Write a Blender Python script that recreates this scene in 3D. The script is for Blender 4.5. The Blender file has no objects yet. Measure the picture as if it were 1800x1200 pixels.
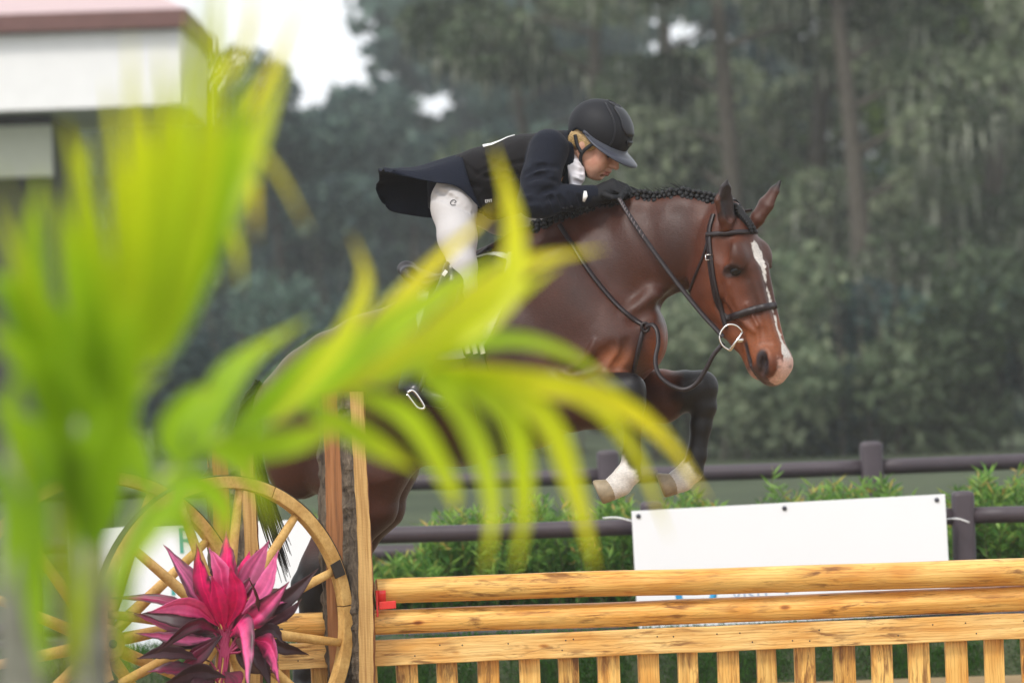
import bpy, bmesh, math, random
import numpy as np
from mathutils import Vector, Matrix
SC = bpy.context.scene
COL = SC.collection
R = math.radians
# ------------------------------------------------------------------ camera
F_PX = 8400.0                      # focal length in pixels of the 1800 px wide photograph
EYE = np.array([0.0, -20.0, 1.75])
PITCH, ROLL = 20/8400.0, 0.033
_f = np.array([0, math.cos(PITCH), math.sin(PITCH)]); _U = np.array([0, -math.sin(PITCH), math.cos(PITCH)]); _X = np.array([1.0, 0, 0])
_r = math.cos(ROLL)*_X - math.sin(ROLL)*_U
_u = math.sin(ROLL)*_X + math.cos(ROLL)*_U
cd = bpy.data.cameras.new('camera'); cam = bpy.data.objects.new('camera', cd); COL.objects.link(cam)
cd.sensor_width = 36; cd.lens = 36*F_PX/1800; cd.clip_start = 0.1; cd.clip_end = 3000
cam.matrix_world = Matrix(((_r[0], _u[0], -_f[0], EYE[0]), (_r[1], _u[1], -_f[1], EYE[1]), (_r[2], _u[2], -_f[2], EYE[2]), (0, 0, 0, 1)))
cd.dof.use_dof = True; cd.dof.focus_distance = 20.3; cd.dof.aperture_fstop = 2.8; cd.dof.aperture_blades = 9
SC.camera = cam
# ------------------------------------------------------------------ sky, sun, exposure
SUN_EL, SUN_AZ = R(50), R(215)
w = bpy.data.worlds.new('World'); SC.world = w; w.use_nodes = True
wn = w.node_tree.nodes; wl = w.node_tree.links; wn.clear()
sky = wn.new('ShaderNodeTexSky'); sky.sky_type = 'NISHITA'; sky.sun_disc = False
sky.sun_elevation = SUN_EL; sky.sun_rotation = SUN_AZ; sky.dust_density = 6.0; sky.air_density = 1.0
hs = wn.new('ShaderNodeHueSaturation'); hs.inputs['Saturation'].default_value = 0.16
cl = wn.new('ShaderNodeMixRGB'); cl.inputs[0].default_value = 0.7; cl.inputs[2].default_value = (11.4, 11.8, 12.3, 1)   # cloud deck
bg = wn.new('ShaderNodeBackground'); bg.inputs['Strength'].default_value = 0.088
wo = wn.new('ShaderNodeOutputWorld')
wl.new(sky.outputs[0], hs.inputs['Color']); wl.new(hs.outputs[0], cl.inputs[1]); wl.new(cl.outputs[0], bg.inputs['Color']); wl.new(bg.outputs[0], wo.inputs[0])
sd = bpy.data.lights.new('sun', 'SUN'); sd.energy = 1.5; sd.angle = R(11); sd.color = (1.0, 0.95, 0.88)
sun = bpy.data.objects.new('sun', sd); COL.objects.link(sun)
_sdir = Vector((math.sin(SUN_AZ)*math.cos(SUN_EL), math.cos(SUN_AZ)*math.cos(SUN_EL), math.sin(SUN_EL)))
sun.rotation_euler = _sdir.to_track_quat('Z', 'Y').to_euler(); sun.location = (-6, -24, 14)
vs = SC.view_settings; vs.view_transform = 'Standard'; vs.look = 'None'; vs.exposure = 0.62; vs.gamma = 1.0; vs.use_curve_mapping = False
SC.render.engine = 'CYCLES'; SC.cycles.use_denoising = True; SC.cycles.max_bounces = 8; SC.cycles.transparent_max_bounces = 8
SC.cycles.volume_bounces = 1
# ------------------------------------------------------------------ helpers
def P(px, py, d):
    """the point seen at photo pixel (px,py), d metres in front of the lens"""
    return EYE + d*(_f + _r*(px-900)/F_PX + _u*(600-py)/F_PX)
def H(px, py, dy=0.0): return P(px, py, 20+dy)
def lin(h):
    h = h.lstrip('#'); v = [int(h[i:i+2], 16)/255 for i in (0, 2, 4)]
    return tuple(c/12.92 if c <= .04045 else ((c+.055)/1.055)**2.4 for c in v)
def nrm(v): v = np.asarray(v, float); return v/(np.linalg.norm(v)+1e-12)
def V3(*a): return np.array(a, float)
def tag(o, label=None, cat=None, group=None, kind=None):
    if label: o['label'] = label
    if cat: o['category'] = cat
    if group: o['group'] = group
    if kind: o['kind'] = kind
    return o
def empty(name, loc, label, cat, group=None):
    o = bpy.data.objects.new(name, None); COL.objects.link(o); o.location = tuple(loc); o.empty_display_size = .1
    return tag(o, label, cat, group)
def setparent(o, par):
    if par is None: return
    o.parent = par
    if par.parent is None: o.matrix_parent_inverse = Matrix.Translation(-par.location)      # a child of a part keeps world coordinates as they are
def fastmesh(name, V, Fq, smooth=True):
    """V (n,3); Fq: list of index arrays, each (m,k)"""
    me = bpy.data.meshes.new(name); V = np.asarray(V, np.float32)
    if not isinstance(Fq, (list, tuple)): Fq = [Fq]
    Fq = [np.asarray(f, np.int32) for f in Fq if len(f)]
    me.vertices.add(len(V)); me.vertices.foreach_set('co', V.ravel())
    li = np.concatenate([f.ravel() for f in Fq]); cnt = np.concatenate([np.full(len(f), f.shape[1], np.int32) for f in Fq])
    st = np.concatenate([[0], np.cumsum(cnt)[:-1]]).astype(np.int32)
    me.loops.add(len(li)); me.loops.foreach_set('vertex_index', li)
    me.polygons.add(len(cnt)); me.polygons.foreach_set('loop_start', st); me.polygons.foreach_set('loop_total', cnt)
    me.polygons.foreach_set('use_smooth', np.full(len(cnt), smooth))
    me.update(calc_edges=True); me.validate()
    return me
def link(name, me, mat=None, par=None):
    if mat is not None and not me.materials: me.materials.append(mat)
    o = bpy.data.objects.new(name, me); COL.objects.link(o); setparent(o, par); return o
class MB:
    """collects pieces of ONE mesh"""
    def __init__(s): s.V = []; s.F3 = []; s.F4 = []; s.n = 0
    def add(s, V, F):
        V = np.asarray(V, float).reshape(-1, 3)
        for f in F: (s.F4 if len(f) == 4 else s.F3).append([i+s.n for i in f])
        s.V.append(V); s.n += len(V); return s
    def tube(s, pts, rad, n=8, cap=True, flat=1.0, upv=(0, 0, 1)):
        V, F = tube(pts, rad, n, cap, flat, upv); return s.add(V, F)
    def box(s, c, e, ax=None):
        """centre c, half extents e, axes rows ax"""
        ax = np.eye(3) if ax is None else np.asarray(ax); V = []
        for i in (-1, 1):
            for j in (-1, 1):
                for k in (-1, 1): V.append(np.asarray(c)+ax[0]*i*e[0]+ax[1]*j*e[1]+ax[2]*k*e[2])
        return s.add(V, [(0, 1, 3, 2), (4, 6, 7, 5), (0, 4, 5, 1), (2, 3, 7, 6), (0, 2, 6, 4), (1, 5, 7, 3)])
    def ell(s, c, r, ax=None, nu=10, nv=7):
        ax = np.eye(3) if ax is None else np.asarray(ax); V = []; F = []
        for j in range(nv+1):
            t = math.pi*j/nv
            for i in range(nu):
                p = 2*math.pi*i/nu; q = (r[0]*math.sin(t)*math.cos(p), r[1]*math.sin(t)*math.sin(p), r[2]*math.cos(t))
                V.append(np.asarray(c)+ax[0]*q[0]+ax[1]*q[1]+ax[2]*q[2])
        for j in range(nv):
            for i in range(nu): F.append((j*nu+i, j*nu+(i+1) % nu, (j+1)*nu+(i+1) % nu, (j+1)*nu+i)[::-1])
        return s.add(V, F)
    def grid(s, G, close=False):
        G = np.asarray(G, float); a, b = G.shape[:2]; F = []
        for i in range(a-1):
            for j in range(b-1+(1 if close else 0)): F.append((i*b+j, i*b+(j+1) % b, (i+1)*b+(j+1) % b, (i+1)*b+j))
        return s.add(G.reshape(-1, 3), F)
    def mesh(s, name, smooth=True): return fastmesh(name, np.concatenate(s.V), [s.F4, s.F3], smooth)
    def build(s, name, mat, par=None, smooth=True, bevel=0, solid=0, sub=0):
        o = link(name, s.mesh(name, smooth), mat, par)
        if solid: m = o.modifiers.new('solid', 'SOLIDIFY'); m.thickness = solid; m.offset = 0
        if sub: m = o.modifiers.new('sub', 'SUBSURF'); m.levels = sub; m.render_levels = sub
        if bevel:
            m = o.modifiers.new('bevel', 'BEVEL'); m.width = bevel; m.segments = 2; m.limit_method = 'ANGLE'; m.angle_limit = R(35)
        return o
def frames(pts, upv=(0, 0, 1)):
    pts = np.asarray(pts, float); T = np.gradient(pts, axis=0); out = []; N = None
    for i, t in enumerate(T):
        t = nrm(t)
        if N is None:
            N = np.asarray(upv, float)
            if abs(np.dot(N, t)) > .97: N = V3(1, .1, 0)
        N = nrm(N-t*np.dot(N, t)); B = np.cross(t, N); out.append((t, N, B))
    return out
def tube(pts, rad, n=8, cap=True, flat=1.0, upv=(0, 0, 1)):
    pts = np.asarray(pts, float); m = len(pts); rad = np.full(m, rad) if np.isscalar(rad) else np.interp(np.linspace(0, 1, m), np.linspace(0, 1, len(rad)), rad)
    V = []; F = []
    for i, (t, N, B) in enumerate(frames(pts, upv)):
        for k in range(n):
            a = 2*math.pi*k/n; V.append(pts[i]+rad[i]*(math.cos(a)*N*flat+math.sin(a)*B))
    for i in range(m-1):
        for k in range(n): F.append((i*n+k, i*n+(k+1) % n, (i+1)*n+(k+1) % n, (i+1)*n+k))
    if cap:
        V += [pts[0], pts[-1]]; a, b = m*n, m*n+1
        for k in range(n): F.append((a, (k+1) % n, k)); F.append((b, (m-1)*n+k, (m-1)*n+(k+1) % n))
    return V, F
def spl(pts, n=24):
    """Catmull-Rom through pts, n samples"""
    p = np.asarray(pts, float)
    if len(p) == 2: return np.array([p[0]+(p[1]-p[0])*t for t in np.linspace(0, 1, n)])
    q = np.vstack([2*p[0]-p[1], p, 2*p[-1]-p[-2]]); out = []
    for t in np.linspace(0, len(p)-1-1e-9, n):
        i = int(t); u = t-i; a, b, c, d = q[i:i+4]
        out.append(.5*((2*b)+(-a+c)*u+(2*a-5*b+4*c-d)*u*u+(-a+3*b-3*c+d)*u**3))
    return np.array(out)
def strap(mb, pts, nor, width, thick):
    """flat strap with rectangular section along pts, nor = outward normals"""
    pts = np.asarray(pts, float); T = np.gradient(pts, axis=0); G = []
    for p, t, n in zip(pts, T, nor):
        t = nrm(t); n = nrm(np.asarray(n)-t*np.dot(n, t)); b = np.cross(t, n)
        G.append([p+b*width/2, p+b*width/2*.9+n*thick, p-b*width/2*.9+n*thick, p-b*width/2])
    mb.grid(np.array(G), close=True)
# ------------------------------------------------------------------ materials
class NT:
    def __init__(s, name):
        s.m = bpy.data.materials.new(name); s.m.use_nodes = True; s.t = s.m.node_tree; s.t.nodes.clear()
        s.out = s.t.nodes.new('ShaderNodeOutputMaterial'); s.b = s.t.nodes.new('ShaderNodeBsdfPrincipled'); s.t.links.new(s.b.outputs[0], s.out.inputs[0])
    def n(s, typ, **kw):
        nd = s.t.nodes.new('ShaderNode'+typ)
        for k, v in kw.items():
            if hasattr(nd, k): setattr(nd, k, v)
            else: nd.inputs[k.replace('_', ' ')].default_value = v
        return nd
    def l(s, a, b): s.t.links.new(a, b); return s
    def coord(s, scale=(1, 1, 1), rnd=False, kind='Object'):
        tc = s.n('TexCoord'); mp = s.n('Mapping'); mp.inputs['Scale'].default_value = scale
        if rnd:
            oi = s.n('ObjectInfo'); mu = s.n('Math', operation='MULTIPLY'); mu.inputs[1].default_value = 37.0; s.l(oi.outputs['Random'], mu.inputs[0])
            va = s.n('VectorMath', operation='ADD'); s.l(tc.outputs[kind], va.inputs[0]); s.l(mu.outputs[0], va.inputs[1]); s.l(va.outputs[0], mp.inputs['Vector'])
        else: s.l(tc.outputs[kind], mp.inputs['Vector'])
        return mp.outputs[0]
    def noise(s, vec, scale, detail=4, rough=.55, dist=0):
        x = s.n('TexNoise'); x.inputs['Scale'].default_value = scale; x.inputs['Detail'].default_value = detail; x.inputs['Roughness'].default_value = rough; x.inputs['Distortion'].default_value = dist
        if vec is not None: s.l(vec, x.inputs['Vector'])
        return x.outputs['Fac']
    def ramp(s, fac, stops, interp='LINEAR'):
        x = s.n('ValToRGB'); x.color_ramp.interpolation = interp; e = x.color_ramp.elements
        while len(e) < len(stops): e.new(.5)
        for k, (p, c) in zip(e, stops): k.position = p; k.color = (*c, 1) if len(c) == 3 else c
        s.l(fac, x.inputs[0]); return x.outputs[0]
    def mix(s, fac, a, b, mode='MIX'):
        x = s.n('MixRGB', blend_type=mode)
        for k, v in ((0, fac), (1, a), (2, b)):
            if isinstance(v, (int, float)): x.inputs[k].default_value = v
            elif isinstance(v, tuple): x.inputs[k].default_value = (*v[:3], 1)
            else: s.l(v, x.inputs[k])
        return x.outputs[0]
    def bump(s, h, strength=.3, dist=.01):
        x = s.n('Bump'); x.inputs['Strength'].default_value = strength; x.inputs['Distance'].default_value = dist; s.l(h, x.inputs['Height']); s.l(x.outputs[0], s.b.inputs['Normal'])
    def col(s, c):
        if isinstance(c, tuple): s.b.inputs['Base Color'].default_value = (*c[:3], 1)
        else: s.l(c, s.b.inputs['Base Color'])
        return s
    def set(s, rough=.6, spec=.5, metal=0, **kw):
        s.b.inputs['Roughness'].default_value = rough; s.b.inputs['Specular IOR Level'].default_value = spec; s.b.inputs['Metallic'].default_value = metal
        for k, v in kw.items(): s.b.inputs[k.replace('_', ' ')].default_value = v
        return s
def plain(name, c, rough=.6, spec=.5, metal=0, var=.12, scale=18, bump=.15, bdist=.004, **kw):
    """one-colour material with a little mottling and fine relief"""
    t = NT(name); v = t.coord(); n = t.noise(v, scale, 5); f = t.ramp(n, [(.25, tuple(max(0, x*(1-var)) for x in c)), (.75, tuple(min(1, x*(1+var)) for x in c))])
    t.col(f).set(rough, spec, metal, **kw)
    if bump: t.bump(t.noise(v, scale*6, 3), bump, bdist)
    return t.m
def scorched_wood(name, light, mid, dark, rough=.42, along=0, ring=True, burn_lo=.52):
    t = NT(name)
    def sc(a, b): s = [b, b, b]; s[along] = a; return tuple(s)
    v = t.coord(sc(1.0, 1.0), True)
    grain = t.noise(t.coord(sc(.9, 30), True), 2.2, 5, .6, .3)
    fine = t.noise(t.coord(sc(3.5, 130), True), 2.0, 3, .6)
    patch = t.noise(t.coord(sc(1.6, 5), True), 2.3, 3, .5)
    burn = t.noise(t.coord(sc(2.6, 16), True), 2.4, 5, .62, .5)
    base = t.ramp(patch, [(.32, mid), (.62, light)])
    g = t.ramp(grain, [(.38, (.72, .6, .45)), (.52, (1, 1, 1)), (.7, (1.0, .97, .9))])
    c = t.mix(.75, base, g, 'MULTIPLY')
    bm = t.ramp(burn, [(burn_lo, (0, 0, 0)), (burn_lo+.13, (1, 1, 1))]); bm2 = t.ramp(t.noise(t.coord(sc(1.1, 3), True), 2.0, 2), [(.38, (0, 0, 0)), (.55, (1, 1, 1))])
    bmm = t.mix(1.0, bm, bm2, 'MULTIPLY')
    bw = t.n('RGBToBW'); t.l(bmm, bw.inputs[0]); mm = t.n('Math', operation='MULTIPLY'); mm.inputs[1].default_value = .8; t.l(bw.outputs[0], mm.inputs[0])
    c = t.mix(mm.outputs[0], c, dark)
    if ring:                                   # cathedral grain and knots
        wv = t.n('TexWave', wave_type='BANDS', bands_direction='Z' if along == 0 else 'X'); wv.inputs['Scale'].default_value = 5.5; wv.inputs['Distortion'].default_value = 7; wv.inputs['Detail'].default_value = 2; wv.inputs['Detail Scale'].default_value = 1.2
        t.l(t.coord(sc(1.3, 4.5), True), wv.inputs['Vector'])
        wr = t.ramp(wv.outputs['Fac'], [(.0, (.62, .46, .3)), (.16, (1, 1, 1)), (1, (1, 1, 1))]); c = t.mix(.55, c, wr, 'MULTIPLY')
    vo = t.n('TexVoronoi'); vo.inputs['Scale'].default_value = 1.0; t.l(t.coord(sc(3.4, 8), True), vo.inputs['Vector'])
    kn = t.ramp(vo.outputs['Distance'], [(.0, (.25, .12, .06)), (.05, (.45, .24, .12)), (.075, (.8, .6, .4)), (.11, (1, 1, 1))]); c = t.mix(.9, c, kn, 'MULTIPLY')
    c = t.mix(.35, c, t.ramp(fine, [(.35, (.75, .66, .55)), (.6, (1, 1, 1))]), 'MULTIPLY')
    oi = t.n('ObjectInfo'); c = t.mix(1.0, c, t.ramp(oi.outputs['Random'], [(0, (.80, .78, .74)), (.5, (1, .98, .94)), (1, (1.06, 1.06, 1.06))]), 'MULTIPLY')      # every piece of timber has its own tone
    t.col(c).set(rough, .4); t.bump(t.mix(.5, grain, fine), .35, .004); return t.m
# ------------------------------------------------------------------ signed-distance bodies -> one continuous surface
class Field:
    def __init__(s, lo, hi, h):
        s.lo = np.asarray(lo, float); s.h = h; s.n = np.ceil((np.asarray(hi)-s.lo)/h).astype(int)+1
        s.F = np.full(tuple(s.n), 1.0, np.float32)
    def sub(s, lo, hi):
        a = np.clip(np.floor((np.asarray(lo)-s.lo)/s.h).astype(int), 0, s.n-1); b = np.clip(np.ceil((np.asarray(hi)-s.lo)/s.h).astype(int)+1, 1, s.n)
        sl = tuple(slice(i, j) for i, j in zip(a, b))
        g = [(s.lo[k]+s.h*np.arange(a[k], b[k])).astype(np.float32) for k in range(3)]
        return sl, g[0][:, None, None], g[1][None, :, None], g[2][None, None, :]
    def _put(s, sl, d, k, op):
        A = s.F[sl]
        if op == 'add':
            hh = np.maximum(k-np.abs(A-d), 0)/k; s.F[sl] = np.minimum(A, d)-hh*hh*k*.25
        else:
            d = -d; hh = np.maximum(k-np.abs(A-d), 0)/k; s.F[sl] = np.maximum(A, d)+hh*hh*k*.25
    def ell(s, c, r, ax=None, k=.03, op='add', m=.07):
        c = np.asarray(c, float); ax = np.eye(3) if ax is None else np.asarray(ax, float); r = np.asarray(r, float)
        e = np.sqrt(((ax*r[:, None])**2).sum(0))+m+k; sl, X, Y, Z = s.sub(c-e, c+e)
        if 0 in s.F[sl].shape: return
        k0 = 0; k1 = 0
        for i in range(3):
            q = (X-c[0])*ax[i, 0]+(Y-c[1])*ax[i, 1]+(Z-c[2])*ax[i, 2]; k0 = k0+(q/r[i])**2; k1 = k1+(q/r[i]**2)**2
        k0 = np.sqrt(k0); k1 = np.sqrt(k1)+1e-6; s._put(sl, (k0*(k0-1)/k1).astype(np.float32), k, op)
    def seg(s, c0, c1, a, b, side, k=.03, op='add', m=.07):
        """tapered segment, half axes a=(a0,a1) along side, b=(b0,b1) across"""
        c0 = np.asarray(c0, float); c1 = np.asarray(c1, float); ax = c1-c0; L = np.linalg.norm(ax)+1e-9; t3 = ax/L
        sd = nrm(np.asarray(side)-t3*np.dot(side, t3)); up = np.cross(t3, sd)
        rm = max(*a, *b)+m+k; sl, X, Y, Z = s.sub(np.minimum(c0, c1)-rm, np.maximum(c0, c1)+rm)
        if 0 in s.F[sl].shape: return
        X = X-c0[0]; Y = Y-c0[1]; Z = Z-c0[2]
        tt = X*t3[0]+Y*t3[1]+Z*t3[2]; tc = np.clip(tt, 0, L); wv = tt-tc; u = tc/L
        A = a[0]+(a[1]-a[0])*u; B = b[0]+(b[1]-b[0])*u; C = np.minimum(A, B)
        q0 = X*sd[0]+Y*sd[1]+Z*sd[2]; q1 = X*up[0]+Y*up[1]+Z*up[2]
        k0 = np.sqrt((q0/A)**2+(q1/B)**2+(wv/C)**2); k1 = np.sqrt((q0/A**2)**2+(q1/B**2)**2+(wv/C**2)**2)+1e-6
        s._put(sl, (k0*(k0-1)/k1).astype(np.float32), k, op)
    def chain(s, st, side, k=.03, op='add', m=.07):
        """st: list of (point, a, b)"""
        for (p, a, b), (q, c, d) in zip(st[:-1], st[1:]): s.seg(p, q, (a, c), (b, d), side, k, op, m)
    def val(s, p):
        q = (np.asarray(p, float)-s.lo)/s.h; i = np.clip(np.floor(q).astype(int), 0, s.n-2); f = q-i; v = 0
        for a in (0, 1):
            for b in (0, 1):
                for c in (0, 1): v += s.F[i[0]+a, i[1]+b, i[2]+c]*(f[0] if a else 1-f[0])*(f[1] if b else 1-f[1])*(f[2] if c else 1-f[2])
        return float(v)
    def grad(s, p):
        e = s.h*1.5; g = V3(*[s.val(p+d*e)-s.val(p-d*e) for d in np.eye(3)]); return nrm(g)
    def proj(s, p, off=0.0, it=10):
        p = np.array(p, float)
        for _ in range(it):
            v = s.val(p)-off
            if abs(v) < 4e-4: break
            p = p-s.grad(p)*np.clip(v, -.03, .03)*.9
        return p
    def hit(s, px, py, d0=19.2, d1=21.8, off=0.0):
        d = d0
        while d < d1:
            if s.val(P(px, py, d)) < off: break
            d += .004
        p = P(px, py, d-.002); return p
    def mesh(s):
        Fd = s.F; ins = Fd < 0; n = s.n
        cnt = np.zeros(tuple(n-1), np.uint8); cor = [(a, b, c) for a in (0, 1) for b in (0, 1) for c in (0, 1)]
        for a, b, c in cor: cnt += ins[a:n[0]-1+a, b:n[1]-1+b, c:n[2]-1+c]
        act = (cnt > 0) & (cnt < 8); cells = np.argwhere(act); idx = np.full(cnt.shape, -1, np.int32); idx[act] = np.arange(len(cells))
        val = np.stack([Fd[cells[:, 0]+a, cells[:, 1]+b, cells[:, 2]+c] for a, b, c in cor], 1)
        acc = np.zeros((len(cells), 3)); num = np.zeros(len(cells)); ca = np.array(cor, float)
        for i in range(8):
            for j in range(i+1, 8):
                if abs(ca[i]-ca[j]).sum() != 1: continue
                mk = (val[:, i] < 0) != (val[:, j] < 0); t = val[mk, i]/(val[mk, i]-val[mk, j])
                acc[mk] += ca[i]+(ca[j]-ca[i])*t[:, None]; num[mk] += 1
        V = s.lo+s.h*(cells+acc/num[:, None]); Q = []
        for ax in range(3):
            o = [k for k in range(3) if k != ax]
            A = np.take(ins, range(0, n[ax]-1), ax); B = np.take(ins, range(1, n[ax]), ax); e = np.argwhere(A != B)
            e = e[(e[:, o[0]] > 0) & (e[:, o[1]] > 0) & (e[:, o[0]] < n[o[0]]-1) & (e[:, o[1]] < n[o[1]]-1)]
            def g(d0, d1): c = e.copy(); c[:, o[0]] -= d0; c[:, o[1]] -= d1; return idx[c[:, 0], c[:, 1], c[:, 2]]
            q = np.stack([g(1, 1), g(0, 1), g(0, 0), g(1, 0)], 1); fl = A[tuple(e.T)]
            if ax == 1: fl = ~fl
            q[~fl] = q[~fl][:, ::-1]; Q.append(q)
        Q = np.concatenate(Q); Q = Q[(Q >= 0).all(1)]
        return V, Q
def relax(V, Q, it=2, lam=.5):
    E = np.concatenate([Q[:, [0, 1]], Q[:, [1, 2]], Q[:, [2, 3]], Q[:, [3, 0]]]); n = len(V); deg = np.bincount(E[:, 0], minlength=n)+np.bincount(E[:, 1], minlength=n)
    for _ in range(it):
        S = np.stack([np.bincount(E[:, 0], V[E[:, 1], k], n)+np.bincount(E[:, 1], V[E[:, 0], k], n) for k in range(3)], 1)
        V = V+lam*(S/np.maximum(deg, 1)[:, None]-V)
    return V
def set_col(me, C, name='coat'):
    a = me.color_attributes.new(name, 'FLOAT_COLOR', 'POINT'); C4 = np.ones((len(C), 4), np.float32); C4[:, :3] = C; a.data.foreach_set('color', C4.ravel())
def sstep(x, a, b): t = np.clip((x-a)/(b-a), 0, 1); return t*t*(3-2*t)
def vnoise(Pt, scale, seed=0):
    """smooth value noise on points (n,3)"""
    rs = np.random.RandomState(seed); T = rs.rand(32, 32, 32); q = Pt*scale; i = np.floor(q).astype(int); f = q-i; f = f*f*(3-2*f); v = 0
    for a in (0, 1):
        for b in (0, 1):
            for c in (0, 1): v = v+T[(i[:, 0]+a) % 32, (i[:, 1]+b) % 32, (i[:, 2]+c) % 32]*(f[:, 0] if a else 1-f[:, 0])*(f[:, 1] if b else 1-f[:, 1])*(f[:, 2] if c else 1-f[:, 2])
    return v
# ================================================================== SETTING
RNG = np.random.RandomState(11)
def ground_z0(px, d): return P(px, 600, d)[0]
t = NT('arena_sand'); v = t.coord(); n1_ = t.noise(v, 1.3, 5); n2_ = t.noise(v, 60, 4, .7)
t.col(t.mix(.45, t.ramp(n1_, [(.3, lin('#8f7a5c')), (.7, lin('#b09a77'))]), t.ramp(n2_, [(.3, (.55, .5, .45)), (.7, (1, 1, 1))]), 'MULTIPLY')).set(.95, .1); t.bump(n2_, .7, .02); M_SAND = t.m
t = NT('grass_ground'); v = t.coord(); c = t.mix(.5, t.ramp(t.noise(v, .5, 5), [(.3, lin('#3a4433')), (.7, lin('#565f47'))]), t.ramp(t.noise(v, 40, 4), [(.3, (.5, .5, .5)), (.7, (1.1, 1.1, 1))]), 'MULTIPLY'); t.col(c).set(.9, .15); t.bump(t.noise(v, 50, 4), .8, .03); M_GRASS = t.m
mb = MB(); mb.grid([[(-900, -60, 0), (900, -60, 0)], [(-900, 1500, 0), (900, 1500, 0)]]); tag(mb.build('ground', M_SAND), kind='structure')
mb = MB(); ys = np.linspace(5.62, 700, 2); mb.grid([[(-700, ys[0], .004), (700, ys[0], .004)], [(-700, ys[1], .004), (700, ys[1], .004)]]); tag(mb.build('grass_field', M_GRASS), kind='structure')
# ---------- leaf clouds
def leaf_mat(name, stops, rough=.6, trans=.35):
    t = NT(name); a = t.n('Attribute', attribute_name='tint'); c = t.ramp(a.outputs['Fac'], stops); t.col(c).set(rough, .25)
    tr = t.n('BsdfTranslucent'); t.l(c, tr.inputs['Color']); mx = t.n('MixShader'); mx.inputs[0].default_value = trans; t.l(t.b.outputs[0], mx.inputs[1]); t.l(tr.outputs[0], mx.inputs[2]); t.l(mx.outputs[0], t.out.inputs[0]); return t.m
def leaf_quads(C, size, asp=1.6, droop=0.0, seed=0, tint=None):
    """one rhombic leaf spray at each centre; returns mesh"""
    rs = np.random.RandomState(seed); n = len(C); d = rs.normal(size=(n, 3)); d[:, 2] -= droop; d /= np.linalg.norm(d, axis=1)[:, None]
    e = rs.normal(size=(n, 3)); e -= d*(e*d).sum(1)[:, None]; e /= np.linalg.norm(e, axis=1)[:, None]; s = (size*rs.uniform(.55, 1.35, n))[:, None]
    A = C-d*s*asp*.5; B = C+e*s*.5+d*s*.1; D = C-e*s*.5+d*s*.1; E = C+d*s*asp*.5+np.cross(d, e)*s*.15
    V = np.stack([A, B, E, D], 1).reshape(-1, 3); Q = np.arange(4*n).reshape(-1, 4); me = fastmesh('leaves', V, Q, False)
    tn = rs.rand(n) if tint is None else np.clip(tint+rs.normal(0, .16, n), 0, 1)
    a = me.attributes.new('tint', 'FLOAT', 'POINT'); a.data.foreach_set('value', np.repeat(tn, 4).astype(np.float32)); return me
def blob_points(centres, radii, n, rs, shell=.55):
    k = rs.choice(len(centres), n, p=radii**2/np.sum(radii**2)); d = rs.normal(size=(n, 3)); d /= np.linalg.norm(d, axis=1)[:, None]; r = radii[k]*(shell+(1-shell)*rs.rand(n))**.6
    return centres[k]+d*r[:, None]*np.array([1, 1, .75]), k
M_BARK = plain('grey_bark', lin('#524d45'), .9, .2, var=.4, scale=9, bump=.8, bdist=.03)
M_LEAF = [leaf_mat('leaves_haze_blue', [(0, lin('#1a2b2e')), (.5, lin('#384e4c')), (1, lin('#687f70'))]),  # blue of the hazy air is mixed into these leaf greens
          leaf_mat('leaves_mossy', [(0, lin('#222d1c')), (.5, lin('#56664a')), (1, lin('#949d7e'))]),
          leaf_mat('leaves_green', [(0, lin('#2a3d20')), (.5, lin('#547038')), (1, lin('#8aa14c'))])]
M_MOSS = leaf_mat('hanging_moss', [(0, lin('#5f6456')), (1, lin('#a0a392'))], .9, .2)
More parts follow.
